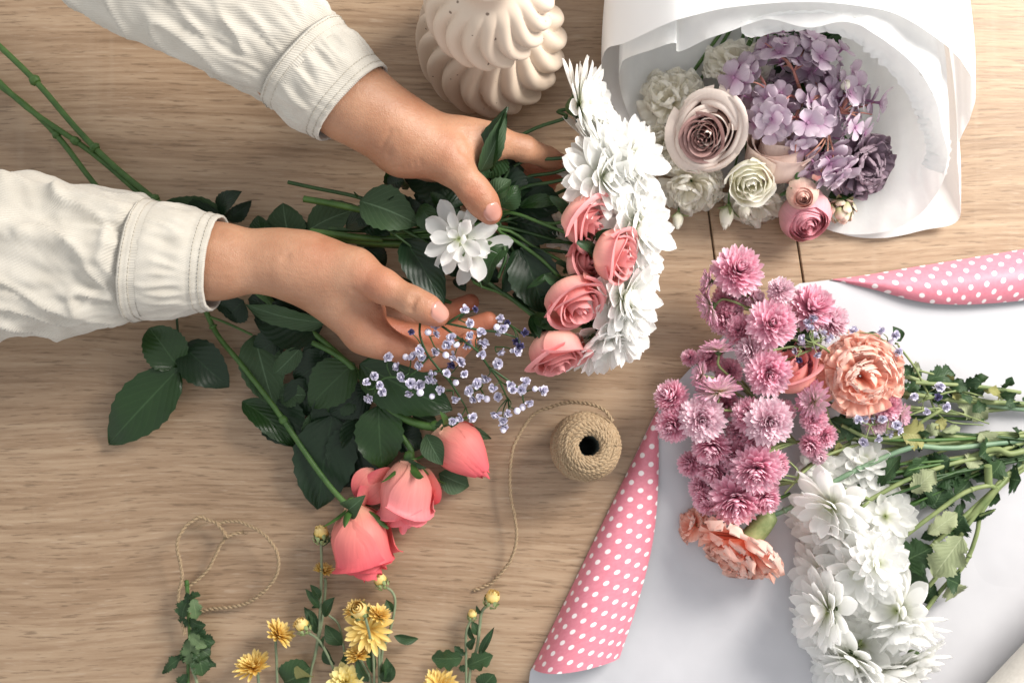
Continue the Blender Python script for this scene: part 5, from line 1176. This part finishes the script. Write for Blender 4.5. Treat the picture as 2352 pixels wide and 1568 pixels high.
# ------------------------------------------------------------------ pink button chrysanthemums on the paper
LB = [(24,-42,36,.90),(26,-26,40,.97),(26,-10,44,1.0),(25,6,44,1.0),(24,22,40,.98),(22,38,32,.95),(19,52,24,.92),(15,66,14,.88),(10,80,6,.84)]
RB = .0245
BC = calyx_mesh(RB, True, 12, .28, 5)
BT = [head(s, RB, LB, Wf=.25, cup=.40, jit=.09, mat='pink_petal', nu=3, nv=6, r0=.10, sub=(BC,)) for s in (101,102,103)]
BP = [head(s, RB, LB, Wf=.25, cup=.40, jit=.09, mat='palepink_petal', nu=3, nv=6, r0=.10, sub=(BC,)) for s in (104,105)]
LS = [(20,-6,20,1.0),(20,8,18,.96),(18,24,16,.86),(15,42,10,.7),(10,62,0,.5)]
BS = [head(s, RB, LS, Wf=.24, cup=.5, jit=.1, mat='reverse_petal', nu=2, nv=5, r0=.12, sub=(BC,)) for s in (106,107)]
GP = 'pink button chrysanthemum sprays on the white sheet'
def DD(x,y,z): return P('DD',x,y,z)
rg = random.Random(50)
def spray(label, heads, hub, tail, seed, leaves=()):
    t = thing('button_chrysanthemum_spray', DD(hub[0],hub[1],0), label, 'chrysanthemum', GP)
    H_ = DD(*hub); 
    for (x,y,r,z,d,kind) in heads:
        rr = RR('DD', r, z)/RB; dv = Vector(d).normalized(); p = DD(x,y,z)
        pro = {'p':BT[rg.randrange(3)],'w':BP[rg.randrange(2)],'b':BS[rg.randrange(2)]}[kind]
        p0 = p-dv*RB*rr*.32; inst(pro, t, p0, dv, rg.random()*6, rr*rg.uniform(1.0,1.18))
        a = p0-dv*RB*rr*.3; b_ = a-dv*.010; b_.z=max(b_.z,.004)
        stemobj(t, [a, b_, (b_+H_)/2+Vector((rg.uniform(-.004,.004),rg.uniform(-.004,.004),0)), H_], .0011, 'stem_mum', 6)
    stemobj(t, [H_]+[DD(*q) for q in tail], .0017, 'stem_mum', 7)
    for a,c,w,m_ in leaves: leafobj(t, m_, DD(*a), DD(*c), w, shape='lobed', n=22, arch=.1, roll=rg.uniform(-.5,.5), wav=.05, serr=.08)
    return t
TL1 = [(1100,510,.02),(1250,560,.016),(1400,590,.014),(1560,600,.012)]; TL2=[(1000,600,.02),(1200,620,.016),(1420,600,.012),(1560,610,.012)]; TL3=[(900,700,.018),(1150,730,.018),(1400,700,.014),(1560,690,.012)]
spray('uppermost pink button chrysanthemums, with two heads turned to show green backs', [
    (438,112,86,.060,(.1,.3,1),'p'),(320,155,52,.050,(-1,.1,-.1),'b'),(322,250,60,.044,(-1,-.45,-.05),'b'),(587,182,42,.062,(-.1,.5,.9),'w'),(400,212,56,.034,(-.3,.3,.8),'p'),(470,212,44,.040,(.3,-.5,.5),'b'),(380,290,50,.03,(-.5,-.2,.6),'p'),(500,212,34,.044,(.6,.2,.5),'w')],
    (640,320,.034), [(760,400,.026)]+TL1, 1, [((560,380,.02),(640,360,.03),.018,'mum_leaf')])
spray('pink button chrysanthemums in the upper middle, nearest the small lilac filler', [
    (556,302,78,.066,(-.1,.1,1),'p'),(700,240,74,.040,(.2,.5,.9),'p'),(782,292,58,.034,(.7,.3,.7),'w'),(545,480,74,.064,(-.1,-.2,1),'p'),(468,398,50,.056,(-.9,.1,.5),'w'),(440,320,52,.040,(-.3,.2,.8),'p'),(640,225,40,.03,(0,.6,.6),'p'),(690,440,58,.026,(-.2,0,.8),'p'),(410,260,40,.03,(-.5,.2,.8),'p')],
    (720,385,.034), [(820,440,.026)]+TL1, 2, [((640,330,.03),(700,360,.04),.02,'mum_leaf'),((600,400,.02),(680,380,.03),.02,'mum_leaf')])
spray('leftmost pink button chrysanthemums, touching the rolled polka-dot edge', [
    (193,556,62,.046,(-.7,.5,.6),'p'),(201,665,62,.050,(-.6,-.3,.8),'p'),(310,640,78,.064,(-.1,-.1,1),'w'),(292,482,50,.050,(-1,.25,.2),'b'),(365,520,74,.060,(-.1,.9,.25),'b'),(365,378,62,.050,(-.1,1,.1),'b'),(340,745,62,.044,(-.3,-.6,.7),'p'),(395,590,44,.034,(-.2,-.2,.8),'p'),(330,420,48,.030,(-.6,.4,.7),'p'),(400,470,48,.03,(-.4,.1,.8),'p'),(262,420,30,.03,(-.6,.4,.7),'p')],
    (520,600,.030), [(640,600,.026),(800,590,.022)]+TL2, 3)
spray('pink button chrysanthemums in the centre, a big pale one on top', [
    (548,650,80,.074,(0,-.05,1),'w'),(472,620,60,.058,(-.6,.3,.8),'p'),(505,705,56,.050,(-.2,-.4,.8),'p'),(500,826,80,.060,(-.2,-.5,.9),'p'),(572,806,50,.050,(.5,-.4,.7),'p'),(425,775,58,.040,(-.5,-.3,.7),'p'),(345,822,58,.032,(-.5,-.5,.6),'p'),(262,800,44,.024,(-.7,-.2,.7),'p'),(600,610,44,.036,(.2,.2,.8),'p'),(440,690,52,.04,(-.4,-.2,.8),'p')],
    (640,720,.034), [(760,720,.028)]+TL3, 4)
spray('lowest pink button chrysanthemums, just above the sideways peach carnation', [
    (428,932,82,.046,(-.1,-.5,.9),'p'),(532,926,50,.046,(.3,-.6,.7),'p'),(322,930,50,.028,(-.7,-.3,.7),'p'),(300,880,40,.022,(-.7,.1,.7),'p'),(400,870,48,.03,(-.3,.3,.8),'p'),(540,880,40,.03,(.3,.2,.8),'p')],
    (640,860,.030), [(690,800,.030)]+TL3, 5)
spray('small faded pink button chrysanthemums left of the large peach carnation', [
    (690,572,62,.054,(-.8,.3,.5),'b'),(704,642,46,.050,(-.2,0,1),'p'),(688,735,44,.044,(-.6,-.5,.6),'p'),(745,700,42,.044,(.2,-.2,.9),'p'),(716,772,34,.040,(-.2,-.7,.6),'w')],
    (800,690,.030), [(900,712,.026),(1100,730,.022)]+TL3[2:], 6, [((760,640,.03),(870,690,.03),.024,'mum_leaf'),((790,720,.03),(770,770,.02),.012,'yellow_leaf'),((1010,690,.03),(1100,700,.03),.030,'yellow_leaf')])
spray('small faded pink button chrysanthemums right of the large peach carnation', [
    (965,588,46,.044,(-.1,.4,.9),'p'),(1022,628,42,.040,(.6,-.2,.7),'b'),(925,650,44,.036,(-.2,-.4,.8),'w'),(985,640,34,.034,(.1,-.4,.8),'p')],
    (1080,600,.028), TL2[1:], 7, [((1100,500,.02),(1200,480,.02),.022,'mum_leaf'),((1210,560,.02),(1310,640,.012),.022,'mum_leaf_pale')])
# peach carnations
def cal_tube(L, r0, r1, nm='calyx', mat='calyx_pale'):
    b=MB(); b.tube([(0,0,-L*.55),(0,0,-L*.45),(0,0,-L*.1),(0,0,L*.45)],[r0*.35,r0*.8,r0,r1],seg=14)
    for k in range(5):
        G = petal(L*.3,r1*1.1,3,4,math.radians(80),-.3,.3); b.grid(rotz(G,k*1.2566,r1*.9,L*.38))
    for k in range(4):
        G = petal(L*.4,r0*1.4,3,4,math.radians(78),.1,.5); b.grid(rotz(G,k*1.571,r0*.75,-L*.5))
    return (nm, b.mesh(nm, M[mat]))
t = thing('carnation', DD(870,490,0), 'large open peach carnation right of the pink button chrysanthemums', 'carnation', 'peach carnations')
inst(carnation(201,.0385,'peach_petal',60,96), t, DD(868,488,.046), (-.12,-.05,1), 0, (.90,.90,.80)); stemobj(t,[DD(880,490,.035),DD(960,520,.022),DD(1150,560,.02),DD(1400,600,.014),DD(1560,610,.012)],.0022,'stem_blue',8,nodes=(.3,.6))
t = thing('carnation', DD(440,1090,0), 'sideways peach carnation with a fat green calyx, lowest flower of the pink group', 'carnation', 'peach carnations')
dv = Vector((-.55,-.75,.25)); p0=DD(470,1045,.026); cm = MB()
inst(carnation(202,.040,'peach_petal',48,68), t, p0+dv.normalized()*.006, dv, 0, (1.0,1.0,1.0))
cc = inst([cal_tube(.036,.0092,.0098)], t, DD(505,1030,.027), (DD(470,1080,.026)-DD(560,975,.027)), 0)
stemobj(t,[DD(560,975,.027),DD(600,960,.028),DD(720,890,.032),DD(860,815,.034),DD(1050,738,.034),DD(1200,740,.026),DD(1560,700,.014)],[.0024,.0021]+[.0023]*5,'stem_blue',9,nodes=(.2,.5))
t = thing('carnation', DD(255,985,0), 'dull salmon petals peeking out left of the sideways peach carnation', 'carnation')
inst(carnation(203,.022,'peach_petal',20,75), t, DD(285,1010,.010), (-.8,.3,.5), 0, .8)
stemobj(t,[DD(285,1010,.010),DD(420,990,.008),DD(620,900,.008)],.0015,'stem_green')
t = thing('rose', DD(615,470,0), 'dull pink folded rose petals between button chrysanthemums and peach carnation', 'rose')
inst(rose(88,.022,.034,nl=3,npet=(3,3),open_=1.0,flare=.2,close=.8,inner=.4,mat='salmon_petal'), t, DD(625,520,.022), (-.3,.8,.7), 1, 1.0); stemobj(t,[DD(625,520,.022),DD(700,560,.014),DD(900,620,.012),DD(1300,640,.012)],.0016,'stem_green')
# baby's breath on the paper
t = thing('babys_breath', DD(1000,620,0), "thin lilac baby's breath threading through the flowers on the white sheet", "baby's breath")
gp = [(680,300,0),(700,285,0),(705,350,0),(735,340,0),(745,360,0),(660,380,0),(640,400,0),(650,430,2),(710,380,0),(715,410,0),(665,355,0),(690,320,0),(760,350,0),(940,330,0),(990,345,0),(965,400,0),(975,370,1),(1000,400,0),(1055,560,0),(1100,612,0),(1170,595,0),(1145,525,0),(1000,680,0),(905,640,0),(880,720,0),(930,705,0),(945,640,0),(970,690,0),(860,640,0),(910,610,0),(995,660,0),(845,330,0),(1140,560,2),(880,640,0)]
gypso('DD', t, gp, [(700,370,.05),(660,400,.048),(960,370,.04),(1000,420,.03),(900,660,.044),(960,670,.044),(1090,570,.034),(1140,590,.034)], .05, 9,
      [[(1000,380,.036),(1060,460,.03),(1100,540,.026),(1160,640,.022),(1300,660,.018)],[(700,370,.05),(740,390,.05),(800,430,.03),(1000,520,.02)],[(900,660,.044),(1000,640,.034),(1140,600,.03),(1320,655,.018)],[(1070,580,.032),(1200,540,.03),(1300,560,.02)]], 1.25, 'stem_mum')
# ------------------------------------------------------------------ white chrysanthemums on the paper
GW = 'white chrysanthemum sprays on the white sheet'
def L_(x,y,z): return P('L',x,y,z)
LW2 = [(12,-8,18,1.0),(11,8,18,1.0),(9,26,16,.92),(7,46,12,.76)]
MW = [head(s, .035, LW2, Wf=.42, cup=.34, jit=.14, mat='white_petal', sub=(MUM_CAL,), nu=6, nv=8, ruffle=.01, wide=.68, tw=.15) for s in (301,302,303)]
def wspray(label, heads, hub, tail, leaves=()):
    t = thing('chrysanthemum_spray', L_(hub[0],hub[1],0), label, 'chrysanthemum', GW); H_ = L_(*hub)
    for i,(x,y,z,d,sc) in enumerate(heads):
        dv = Vector(d).normalized(); p=L_(x,y,z); inst(MW[i%3], t, p, dv, rg.random()*6, sc*.93)
        a=p-dv*.012*sc; b_=a-dv*.012; b_.z=max(b_.z,.005); stemobj(t,[a,b_,(b_+H_)/2+Vector((0,0,.003)),H_],.0015,'stem_mum',7)
    stemobj(t,[H_]+[L_(*q) for q in tail],.0020,'stem_mum',8,nodes=(.4,))
    for a,c,w,m_,rl in leaves: leafobj(t,m_,L_(*a),L_(*c),w,shape='lobed',n=26,arch=.08,roll=rl,wav=.06,serr=.08)
wspray('upper white chrysanthemums just below the faded pink ones, on straight pale stems',[(500,370,.048,(-.6,-.45,.6),1.06),(560,560,.040,(-.6,-.7,.5),1.0),(440,500,.024,(-.8,-.5,.4),.95)],(760,330,.030),[(1000,200,.030),(1300,90,.026),(1550,30,.022),(1800,-60,.018)],
    [((1040,280,.03),(1200,130,.035),.022,'mum_leaf_pale',.3),((820,240,.03),(970,30,.04),.016,'mum_leaf',.6),((1100,330,.015),(1300,200,.02),.04,'mum_leaf',.1)])
wspray('small half-hidden white chrysanthemums peering out behind the stems',[(860,440,.026,(-.2,.1,1),.80),(720,70,.022,(-.1,.5,.8),.70),(560,120,.016,(-.3,.3,.9),.75),(420,130,.02,(-.4,.3,.9),.62),(740,230,.014,(0,0,1),.6)],(1000,250,.016),[(1300,150,.016),(1700,0,.016)],[((1180,390,.02),(1260,230,.02),.03,'mum_leaf',.2)])
wspray('broad-petalled white chrysanthemums in the middle of the white group',[(700,800,.048,(-.45,-.25,.9),1.08),(450,830,.024,(-.9,-.1,.4),1.0),(800,760,.062,(.25,.05,1),.78)],(960,600,.030),[(1200,420,.034),(1400,280,.034),(1560,235,.032),(1620,250,.028),(1700,160,.02),(1800,60,.016)],
    [((1150,560,.03),(1350,420,.03),.02,'mum_leaf_pale',.2),((1100,590,.02),(1350,500,.02),.016,'mum_leaf',.2),((930,770,.02),(1180,650,.03),.036,'mum_leaf',.2),((890,900,.016),(1120,760,.02),.050,'mum_leaf',.0)])
wspray('white chrysanthemum facing left with dark green calyx, beside the bare paper',[(480,1070,.046,(-1,-.05,.35),1.05),(440,1180,.026,(-.8,-.5,.3),.92)],(640,1020,.028),[(880,900,.024),(1200,620,.026),(1420,420,.024),(1640,220,.022),(1800,80,.016)],
    [((1385,580,.040),(1185,850,.038),.034,'mum_leaf_pale',-.4),((1270,860,.03),(1360,900,.02),.024,'mum_leaf',.2),((1300,880,.02),(1320,990,.01),.026,'mum_leaf_pale',.1)])
wspray('white chrysanthemums with long hanging petals at the lower right of the group',[(950,1080,.052,(-.85,.15,.6),.98),(985,1160,.050,(.1,-1,.35),1.06),(1060,1400,.024,(.5,-.8,.4),.85)],(1060,1000,.024),[(1200,860,.024),(1380,560,.026),(1540,340,.026),(1660,180,.022),(1800,90,.018)],
    [((1110,1020,.01),(1200,900,.02),.018,'mum_leaf',.3),((1440,480,.02),(1610,390,.03),.006,'mum_leaf',.3),((1290,560,.02),(1390,440,.03),.03,'mum_leaf',.2)])
wspray('lowest white chrysanthemums, cut off by the bottom edge of the view',[(640,1400,.040,(-.6,-.7,.5),1.06),(800,1480,.030,(.3,-1,.4),1.0),(540,1440,.018,(-.9,-.4,.3),.9),(960,1480,.022,(.6,-.8,.5),.95),(700,1310,.024,(-.3,.1,.9),.95)],(1060,1180,.020),[(1230,950,.018),(1400,760,.020),(1480,560,.022),(1510,420,.022),(1640,240,.018),(1800,120,.016)],
    [((1110,1190,.01),(1135,1130,.014),.008,'mum_leaf',.2)])
# extra green of the stem bundles
t = thing('greenery', L_(1500,100,0), 'pale knotted chrysanthemum stems and leaves gathered at the right edge', 'greenery')
for pts,r in (([(1560,230,.03),(1555,100,.036)],.0034),([(1800,0,.026),(1700,20,.028),(1600,-10,.024),(1400,60,.02),(1100,230,.016)],.0026),([(1620,250,.030),(1480,400,.026),(1400,480,.022)],.003),([(1500,440,.026),(1600,400,.034)],.0010),([(1800,-100,.02),(1500,-80,.02),(1200,-110,.02)],.002)):
    stemobj(t,[L_(*p) for p in pts],r,'stem_mum',8)
for (a,c,w,m_) in (((1560,-60),(1500,40),.03,'mum_leaf'),((1450,20),(1430,120),.02,'mum_leaf_pale'),((1650,60),(1560,180),.024,'mum_leaf'),((1700,190),(1780,200),.03,'mum_leaf'),((1500,-130),(1580,-20),.024,'mum_leaf_pale'),((1300,60),(1150,100),.024,'mum_leaf'),((1350,120),(1180,240),.03,'mum_leaf'),((1430,200),(1330,300),.03,'mum_leaf'),((1380,330),(1300,480),.02,'mum_leaf'),((1150,40),(980,170),.02,'mum_leaf'),((900,100),(740,150),.02,'mum_leaf'),((1640,330),(1560,300),.02,'mum_leaf')):
    leafobj(t,m_,L_(*a,rg.uniform(.012,.03)),L_(*c,rg.uniform(.012,.03)),w,shape='lobed',n=22,arch=.1,roll=rg.uniform(-.6,.6),wav=.06,serr=.08)
rf = random.Random(404)
for k in range(20):
    x0 = rf.uniform(620,1050); y0 = rf.uniform(-40,520)-(x0-620)*.25; ye = -95+rf.uniform(-40,90)+ (y0>200)*60
    z0 = rf.uniform(.010,.030); ze = rf.uniform(.010,.026); bow = rf.uniform(-25,25)
    stemobj(t,[L_(x0,y0,z0),L_(x0*.6+1800*.4,y0*.6+ye*.4+bow,z0+.004),L_(x0*.25+1800*.75,y0*.22+ye*.78+bow,ze),L_(1850,ye,ze)], rf.uniform(.0009,.0015), rf.choice(['stem_mum','stem_green','stem_dark']), 6)
for k in range(46):
    f = rf.random(); x = 900+f*880; y = (330*(1-f)+(-20)*f)+max(-1.2,min(1.5,rf.gauss(0,.9)))*(120-80*f); a = rf.uniform(0,6.28); l = rf.uniform(45,110)
    leafobj(t, rf.choice(['mum_leaf','rose_leaf_dark','rose_leaf','mum_leaf']), L_(x,y,rf.uniform(.006,.022)), L_(x+l*math.cos(a),y+l*math.sin(a),rf.uniform(.006,.026)), rf.uniform(.006,.013), shape='lobed', n=16, arch=.15, roll=rf.uniform(-.8,.8), wav=.08, serr=.06)
t = thing('greenery', DD(1200,520,0), 'tangle of small leaves and thin stems trailing right of the large peach carnation', 'greenery')
for pts,r in (([(1010,455,.02),(1120,480,.02),(1260,525,.016)],.0010),([(1060,510,.03),(1130,515,.03),(1265,522,.024),(1430,545,.014)],.0018),([(1010,545,.024),(1180,570,.024),(1300,578,.02),(1560,590,.014)],.0022),([(1300,610,.01),(1400,595,.01),(1560,600,.01)],.0018),([(800,660,.034),(900,705,.034),(1010,700,.03),(1080,650,.03),(1160,600,.03)],.0016),([(580,760,.04),(650,830,.044),(600,900,.04)],.0009),([(560,830,.04),(650,845,.044)],.0009),([(660,830,.04),(740,770,.034),(880,720,.02)],.0013),([(840,770,.02),(1000,740,.02),(1160,720,.016),(1330,690,.014),(1560,700,.012)],.0020),([(860,860,.02),(1080,800,.02),(1260,770,.018),(1560,745,.016)],.0022)):
    stemobj(t,[DD(*p) for p in pts],r,'stem_mum',7)
for k in range(58):
    f = rg.random(); x = 980+f*460; y = 495+f*70+max(-1.2,min(1.3,rg.gauss(0,.8)))*(42-22*f)
    if k%3==0: x = 760+rg.random()*420; y = 650+rg.random()*90
    a = rg.uniform(-.9,.9)+(math.pi if rg.random()<.5 else 0); l = rg.uniform(30,70); z=rg.uniform(.008,.03)
    leafobj(t, rg.choice(['mum_leaf','mum_leaf','mum_leaf','rose_leaf','yellow_leaf','mum_leaf_pale']) if k%4 else 'mum_leaf', DD(x,y,z), DD(x+l*math.cos(a),y+l*math.sin(a),z+rg.uniform(-.006,.01)), rg.uniform(.007,.014), shape='lobed', n=16, arch=.15, roll=rg.uniform(-.8,.8), wav=.08, serr=.06)
leafobj(t,'mum_leaf', DD(1010,365,.03), DD(980,312,.036), .010, shape='narrow', serr=0); leafobj(t,'mum_leaf', DD(935,350,.026), DD(870,352,.026), .010, shape='narrow', serr=0)
stemobj(t,[DD(1000,375,.03),DD(900,350,.026),DD(820,335,.02)],.0009,'stem_mum',6)

# ------------------------------------------------------------------ yellow chrysanthemums at the bottom
GYL = 'yellow chrysanthemum sprigs along the bottom'
def F_(x,y,z): return P('F',x,y,z)
LY = [(17,0,30,1.0),(17,14,26,.97),(15,30,20,.9),(12,48,12,.74),(9,66,0,.55)]
RY = .020; YC = calyx_mesh(RY, False, 14, .42, 7)
YL = [head(s, RY, LY, Wf=.24, cup=.5, jit=.14, mat='yellow_petal', nu=3, nv=5, r0=.08, sub=(YC,)) for s in (401,402)]
YO = [head(403, RY, [(16,-6,14,1.0),(15,10,14,.85),(9,34,6,.6)], Wf=.26, cup=.4, jit=.16, mat='yellow_petal', nu=3, nv=5, r0=.08, sub=(YC,))]
YE = [head(404, RY, [(13,0,20,1.0),(12,22,20,.9),(9,44,16,.7),(6,66,0,.5)], Wf=.40, cup=.4, jit=.12, mat='lemon_petal', nu=4, nv=5, sub=(YC,))]
YB = [[('bud', rose(405,.0062,.0125,nl=3,npet=(5,4),open_=.75,close=.5,flare=.05,inner=.4,mat='yellow_petal',roll=0)[0][1]), ('calyx', ball_petals(9,.0072,'calyx_pale',26,.75,.5,10)[0][1])]]
def ymum(t,x,y,z,d,r,pro): 
    inst(pro,t,F_(x,y,z),d,rg.random()*6,RR('F',r,z)/RY)
def ybud(t,x,y,z,d,s=1.0): 
    o = inst(YB[0],t,F_(x,y,z),d,0,s*.72,name='bud')
def sprig(label,x,y): return thing('yellow_chrysanthemum', F_(x,y,0), label, 'chrysanthemum', GYL)
def slim(t,lst,m_='mum_leaf'):
    for a,c,w in lst: leafobj(t,m_,F_(*a),F_(*c),w*.72,shape='narrow',serr=.0,n=12,arch=.12,roll=rg.uniform(-.6,.6),fold=.4)
t = sprig('single yellow chrysanthemum furthest left, seen from its side',650,1030)
ymum(t,668,1065,.022,(-.22,1,.45),112,YL[0]); stemobj(t,[F_(682,1090,.018),F_(695,1130,.014),F_(700,1400,.006)],.0014,'stem_grey')
t = sprig('yellow chrysanthemum tilted right on a bare straight stem, second from left',850,840)
ymum(t,815,865,.022,(.75,.85,.35),96,YL[1]); stemobj(t,[F_(803,880,.018),F_(800,920,.016),F_(806,1050,.010),F_(815,1400,.006)],.0012,'stem_grey')
t = sprig('tall twin-stemmed sprig with a dark top bud and half-hidden yellow flower by the coral rose',1070,700)
ybud(t,1075,285,.022,(0,1,.15),1.35); stemobj(t,[F_(1075,300,.020),F_(1078,420,.018),F_(1075,560,.016),F_(1068,720,.014),F_(1055,880,.012),F_(1035,1000,.010),F_(1010,1100,.008),F_(985,1400,.005)],.0013,'stem_grey')
ymum(t,1090,480,.012,(.3,1,.2),66,YL[1]); stemobj(t,[F_(1098,520,.011),F_(1102,560,.011),F_(1090,700,.011),F_(1065,860,.011),F_(1040,980,.009)],.0013,'stem_grey')
ybud(t,975,830,.024,(-.55,1,.4),1.25); ymum(t,945,800,.020,(-.6,1,.1),44,YL[0]); stemobj(t,[F_(995,850,.020),F_(1050,885,.018),F_(1095,950,.016),F_(1160,1110,.012),F_(1190,1400,.006)],.0011,'stem_grey')
slim(t,[((1065,650,.016),(1008,560,.020),.011),((1062,705,.016),(978,585,.020),.010),((1098,755,.014),(1160,635,.022),.016),((1042,840,.012),(972,695,.014),.014),((1050,860,.012),(1015,730,.018),.008),((1200,925,.010),(1100,800,.012),.020),((1155,1045,.008),(1100,935,.010),.018),((1060,700,.01),(1050,670,.01),.014)])
stemobj(t,[F_(1120,745,.012),F_(1180,800,.012),F_(1210,930,.010),F_(1215,1000,.01),F_(1190,1090,.01)],.0010,'stem_grey')
slim(t,[((1085,950,.012),(1092,870,.018),.008),((1190,1090,.01),(1225,960,.014),.008)])
t = sprig('bright open yellow chrysanthemum in the centre with a green bud standing before it',1370,800)
ymum(t,1365,830,.022,(.05,.15,1),140,YO[0]); ymum(t,1425,750,.024,(.35,.9,.35),76,YL[0]); ymum(t,1285,715,.014,(-.5,.9,.4),76,YL[1])
ybud(t,1312,725,.040,(-.15,.5,.8),1.5); stemobj(t,[F_(1330,735,.038),F_(1350,790,.036),F_(1375,900,.026),F_(1390,1000,.016),F_(1402,1400,.006)],.0012,'stem_grey')
ymum(t,1300,990,.020,(-.2,1,.4),84,YL[1]); stemobj(t,[F_(1310,1010,.016),F_(1370,1120,.01),F_(1395,1300,.006)],.0011,'stem_grey'); stemobj(t,[F_(1420,850,.014),F_(1425,1000,.012),F_(1430,1400,.006)],.0013,'stem_grey')
slim(t,[((1360,1150,.016),(1285,1000,.024),.013),((1390,1100,.01),(1350,900,.012),.012),((1470,1000,.01),(1440,1140,.01),.014)])
t = sprig('slender sprig ending in a nodding closed bud right under the largest coral rose',1500,700)
ybud(t,1445,560,.014,(-.45,1,.3),1.2); stemobj(t,[F_(1462,575,.012),F_(1500,600,.012),F_(1522,660,.012),F_(1505,780,.012),F_(1470,900,.010),F_(1440,1000,.010),F_(1430,1400,.006)],.0012,'stem_grey')
slim(t,[((1505,725,.012),(1468,650,.012),.011),((1515,868,.012),(1662,888,.006),.014),((1500,800,.01),(1470,770,.01),.012),((1480,1150,.01),(1470,1005,.02),.016),((1440,1140,.012),(1500,1060,.02),.014)])
t = sprig('pale lemon chrysanthemum with wide petals cut by the bottom edge',1230,1110)
ymum(t,1225,1150,.022,(0,.55,.8),110,YE[0]); stemobj(t,[F_(1230,1165,.014),F_(1240,1400,.006)],.0013,'stem_grey')
t = sprig('forked sprig with two buds and slim leaves, furthest right, near the end of the twine',1980,900)
ybud(t,2100,668,.018,(.3,1,.4),1.35); stemobj(t,[F_(2085,680,.016),F_(2045,725,.015),F_(2032,820,.014),F_(2015,950,.012),F_(1975,1080,.010),F_(1950,1400,.006)],.0014,'stem_grey')
ybud(t,1985,760,.016,(.15,1,.3),.85); stemobj(t,[F_(1980,772,.014),F_(1952,850,.013),F_(1950,1000,.011),F_(1955,1400,.006)],.0012,'stem_grey')
slim(t,[((2030,985,.012),(2122,815,.020),.010),((2022,865,.012),(1985,780,.014),.012),((1965,950,.012),(2008,880,.020),.010),((2040,740,.014),(2012,685,.018),.006),((2000,900,.01),(1965,800,.012),.007)])
for a,c,w in (((1930,1000,.012),(1742,1000,.010),.022),((1955,1050,.010),(2112,985,.016),.018),((1960,1060,.010),(1905,1062,.010),.008),((1945,985,.012),(1880,930,.014),.008)): leafobj(t,'mum_leaf',F_(*a),F_(*c),w,shape='lobed',n=20,arch=.08,roll=.2)
t = sprig('broad yellow chrysanthemum barely showing at the bottom, under the two-bud sprig',1790,1150)
ymum(t,1790,1185,.018,(0,.6,.8),110,YL[0]); stemobj(t,[F_(1790,1200,.014),F_(1790,1400,.006)],.0013,'stem_grey')
t = thing('leaf', F_(2080,1140,0), 'lone rounded green leaf at the bottom edge left of the polka-dot roll', 'leaf')
leafobj(t,'mum_leaf',F_(2040,1180,.004),F_(2120,1100,.010),.020,shape='round',arch=.1)
t = thing('leaf', F_(930,1090,0), 'curled dull olive leaves between the yellow sprigs at the bottom', 'leaf')
leafobj(t,'mum_leaf',F_(850,1150,.004),F_(1010,1060,.014),.032,shape='round',curl=.8,arch=.2); leafobj(t,'yellow_leaf',F_(1000,1120,.01),F_(930,1050,.020),.016,shape='round',curl=1.2,arch=.3)
# ------------------------------------------------------------------ small leafy sprig, left
t = thing('leafy_sprig', F_(280,900,0), 'short dark green leafy cutting tied into the jute twine loop, bottom left', 'greenery')
stemobj(t,[F_(260,535,.012),F_(266,600,.012),F_(272,760,.010),F_(280,900,.009),F_(270,1040,.008),F_(272,1400,.005)],[.0020,.0018]+[.0015]*4,'stem_green',8,nodes=(.1,.35))
stemobj(t,[F_(285,940,.009),F_(290,1050,.008),F_(325,1160,.007),F_(350,1400,.005)],.0014,'stem_grey')
for a,c,w,m_ in (((270,640,.014),(345,625,.020),.014,'mum_leaf'),((275,650,.014),(235,760,.016),.026,'mum_leaf'),((300,640,.022),(322,770,.020),.020,'mum_leaf_g'),((275,760,.012),(375,810,.016),.026,'mum_leaf'),((265,770,.012),(230,800,.012),.020,'mum_leaf'),((285,830,.012),(430,915,.012),.028,'mum_leaf'),((280,850,.016),(380,940,.018),.018,'mum_leaf_g'),
                 ((285,880,.012),(325,1050,.012),.030,'mum_leaf_g'),((290,930,.010),(405,990,.010),.034,'mum_leaf'),((330,960,.01),(360,1110,.010),.030,'mum_leaf'),((270,880,.010),(240,1035,.008),.014,'mum_leaf'),((265,980,.010),(120,1100,.006),.016,'mum_leaf'),((390,990,.01),(440,1060,.008),.010,'mum_leaf'),((265,1100,.010),(210,1160,.006),.016,'mum_leaf'),((262,600,.014),(330,700,.014),.020,'mum_leaf')):
    if m_=='mum_leaf_g' and m_ not in M: M[m_] = leaf_mat('lighter chrysanthemum leaf', (.07,.12,.05), (.12,.18,.08), rough=.55, vein=(.2,.26,.13))
    leafobj(t,m_,F_(*a),F_(*c),w*.72,shape='lobed',n=22,arch=.12,roll=rg.uniform(-.7,.7),wav=.06,serr=.12,curl=.4)
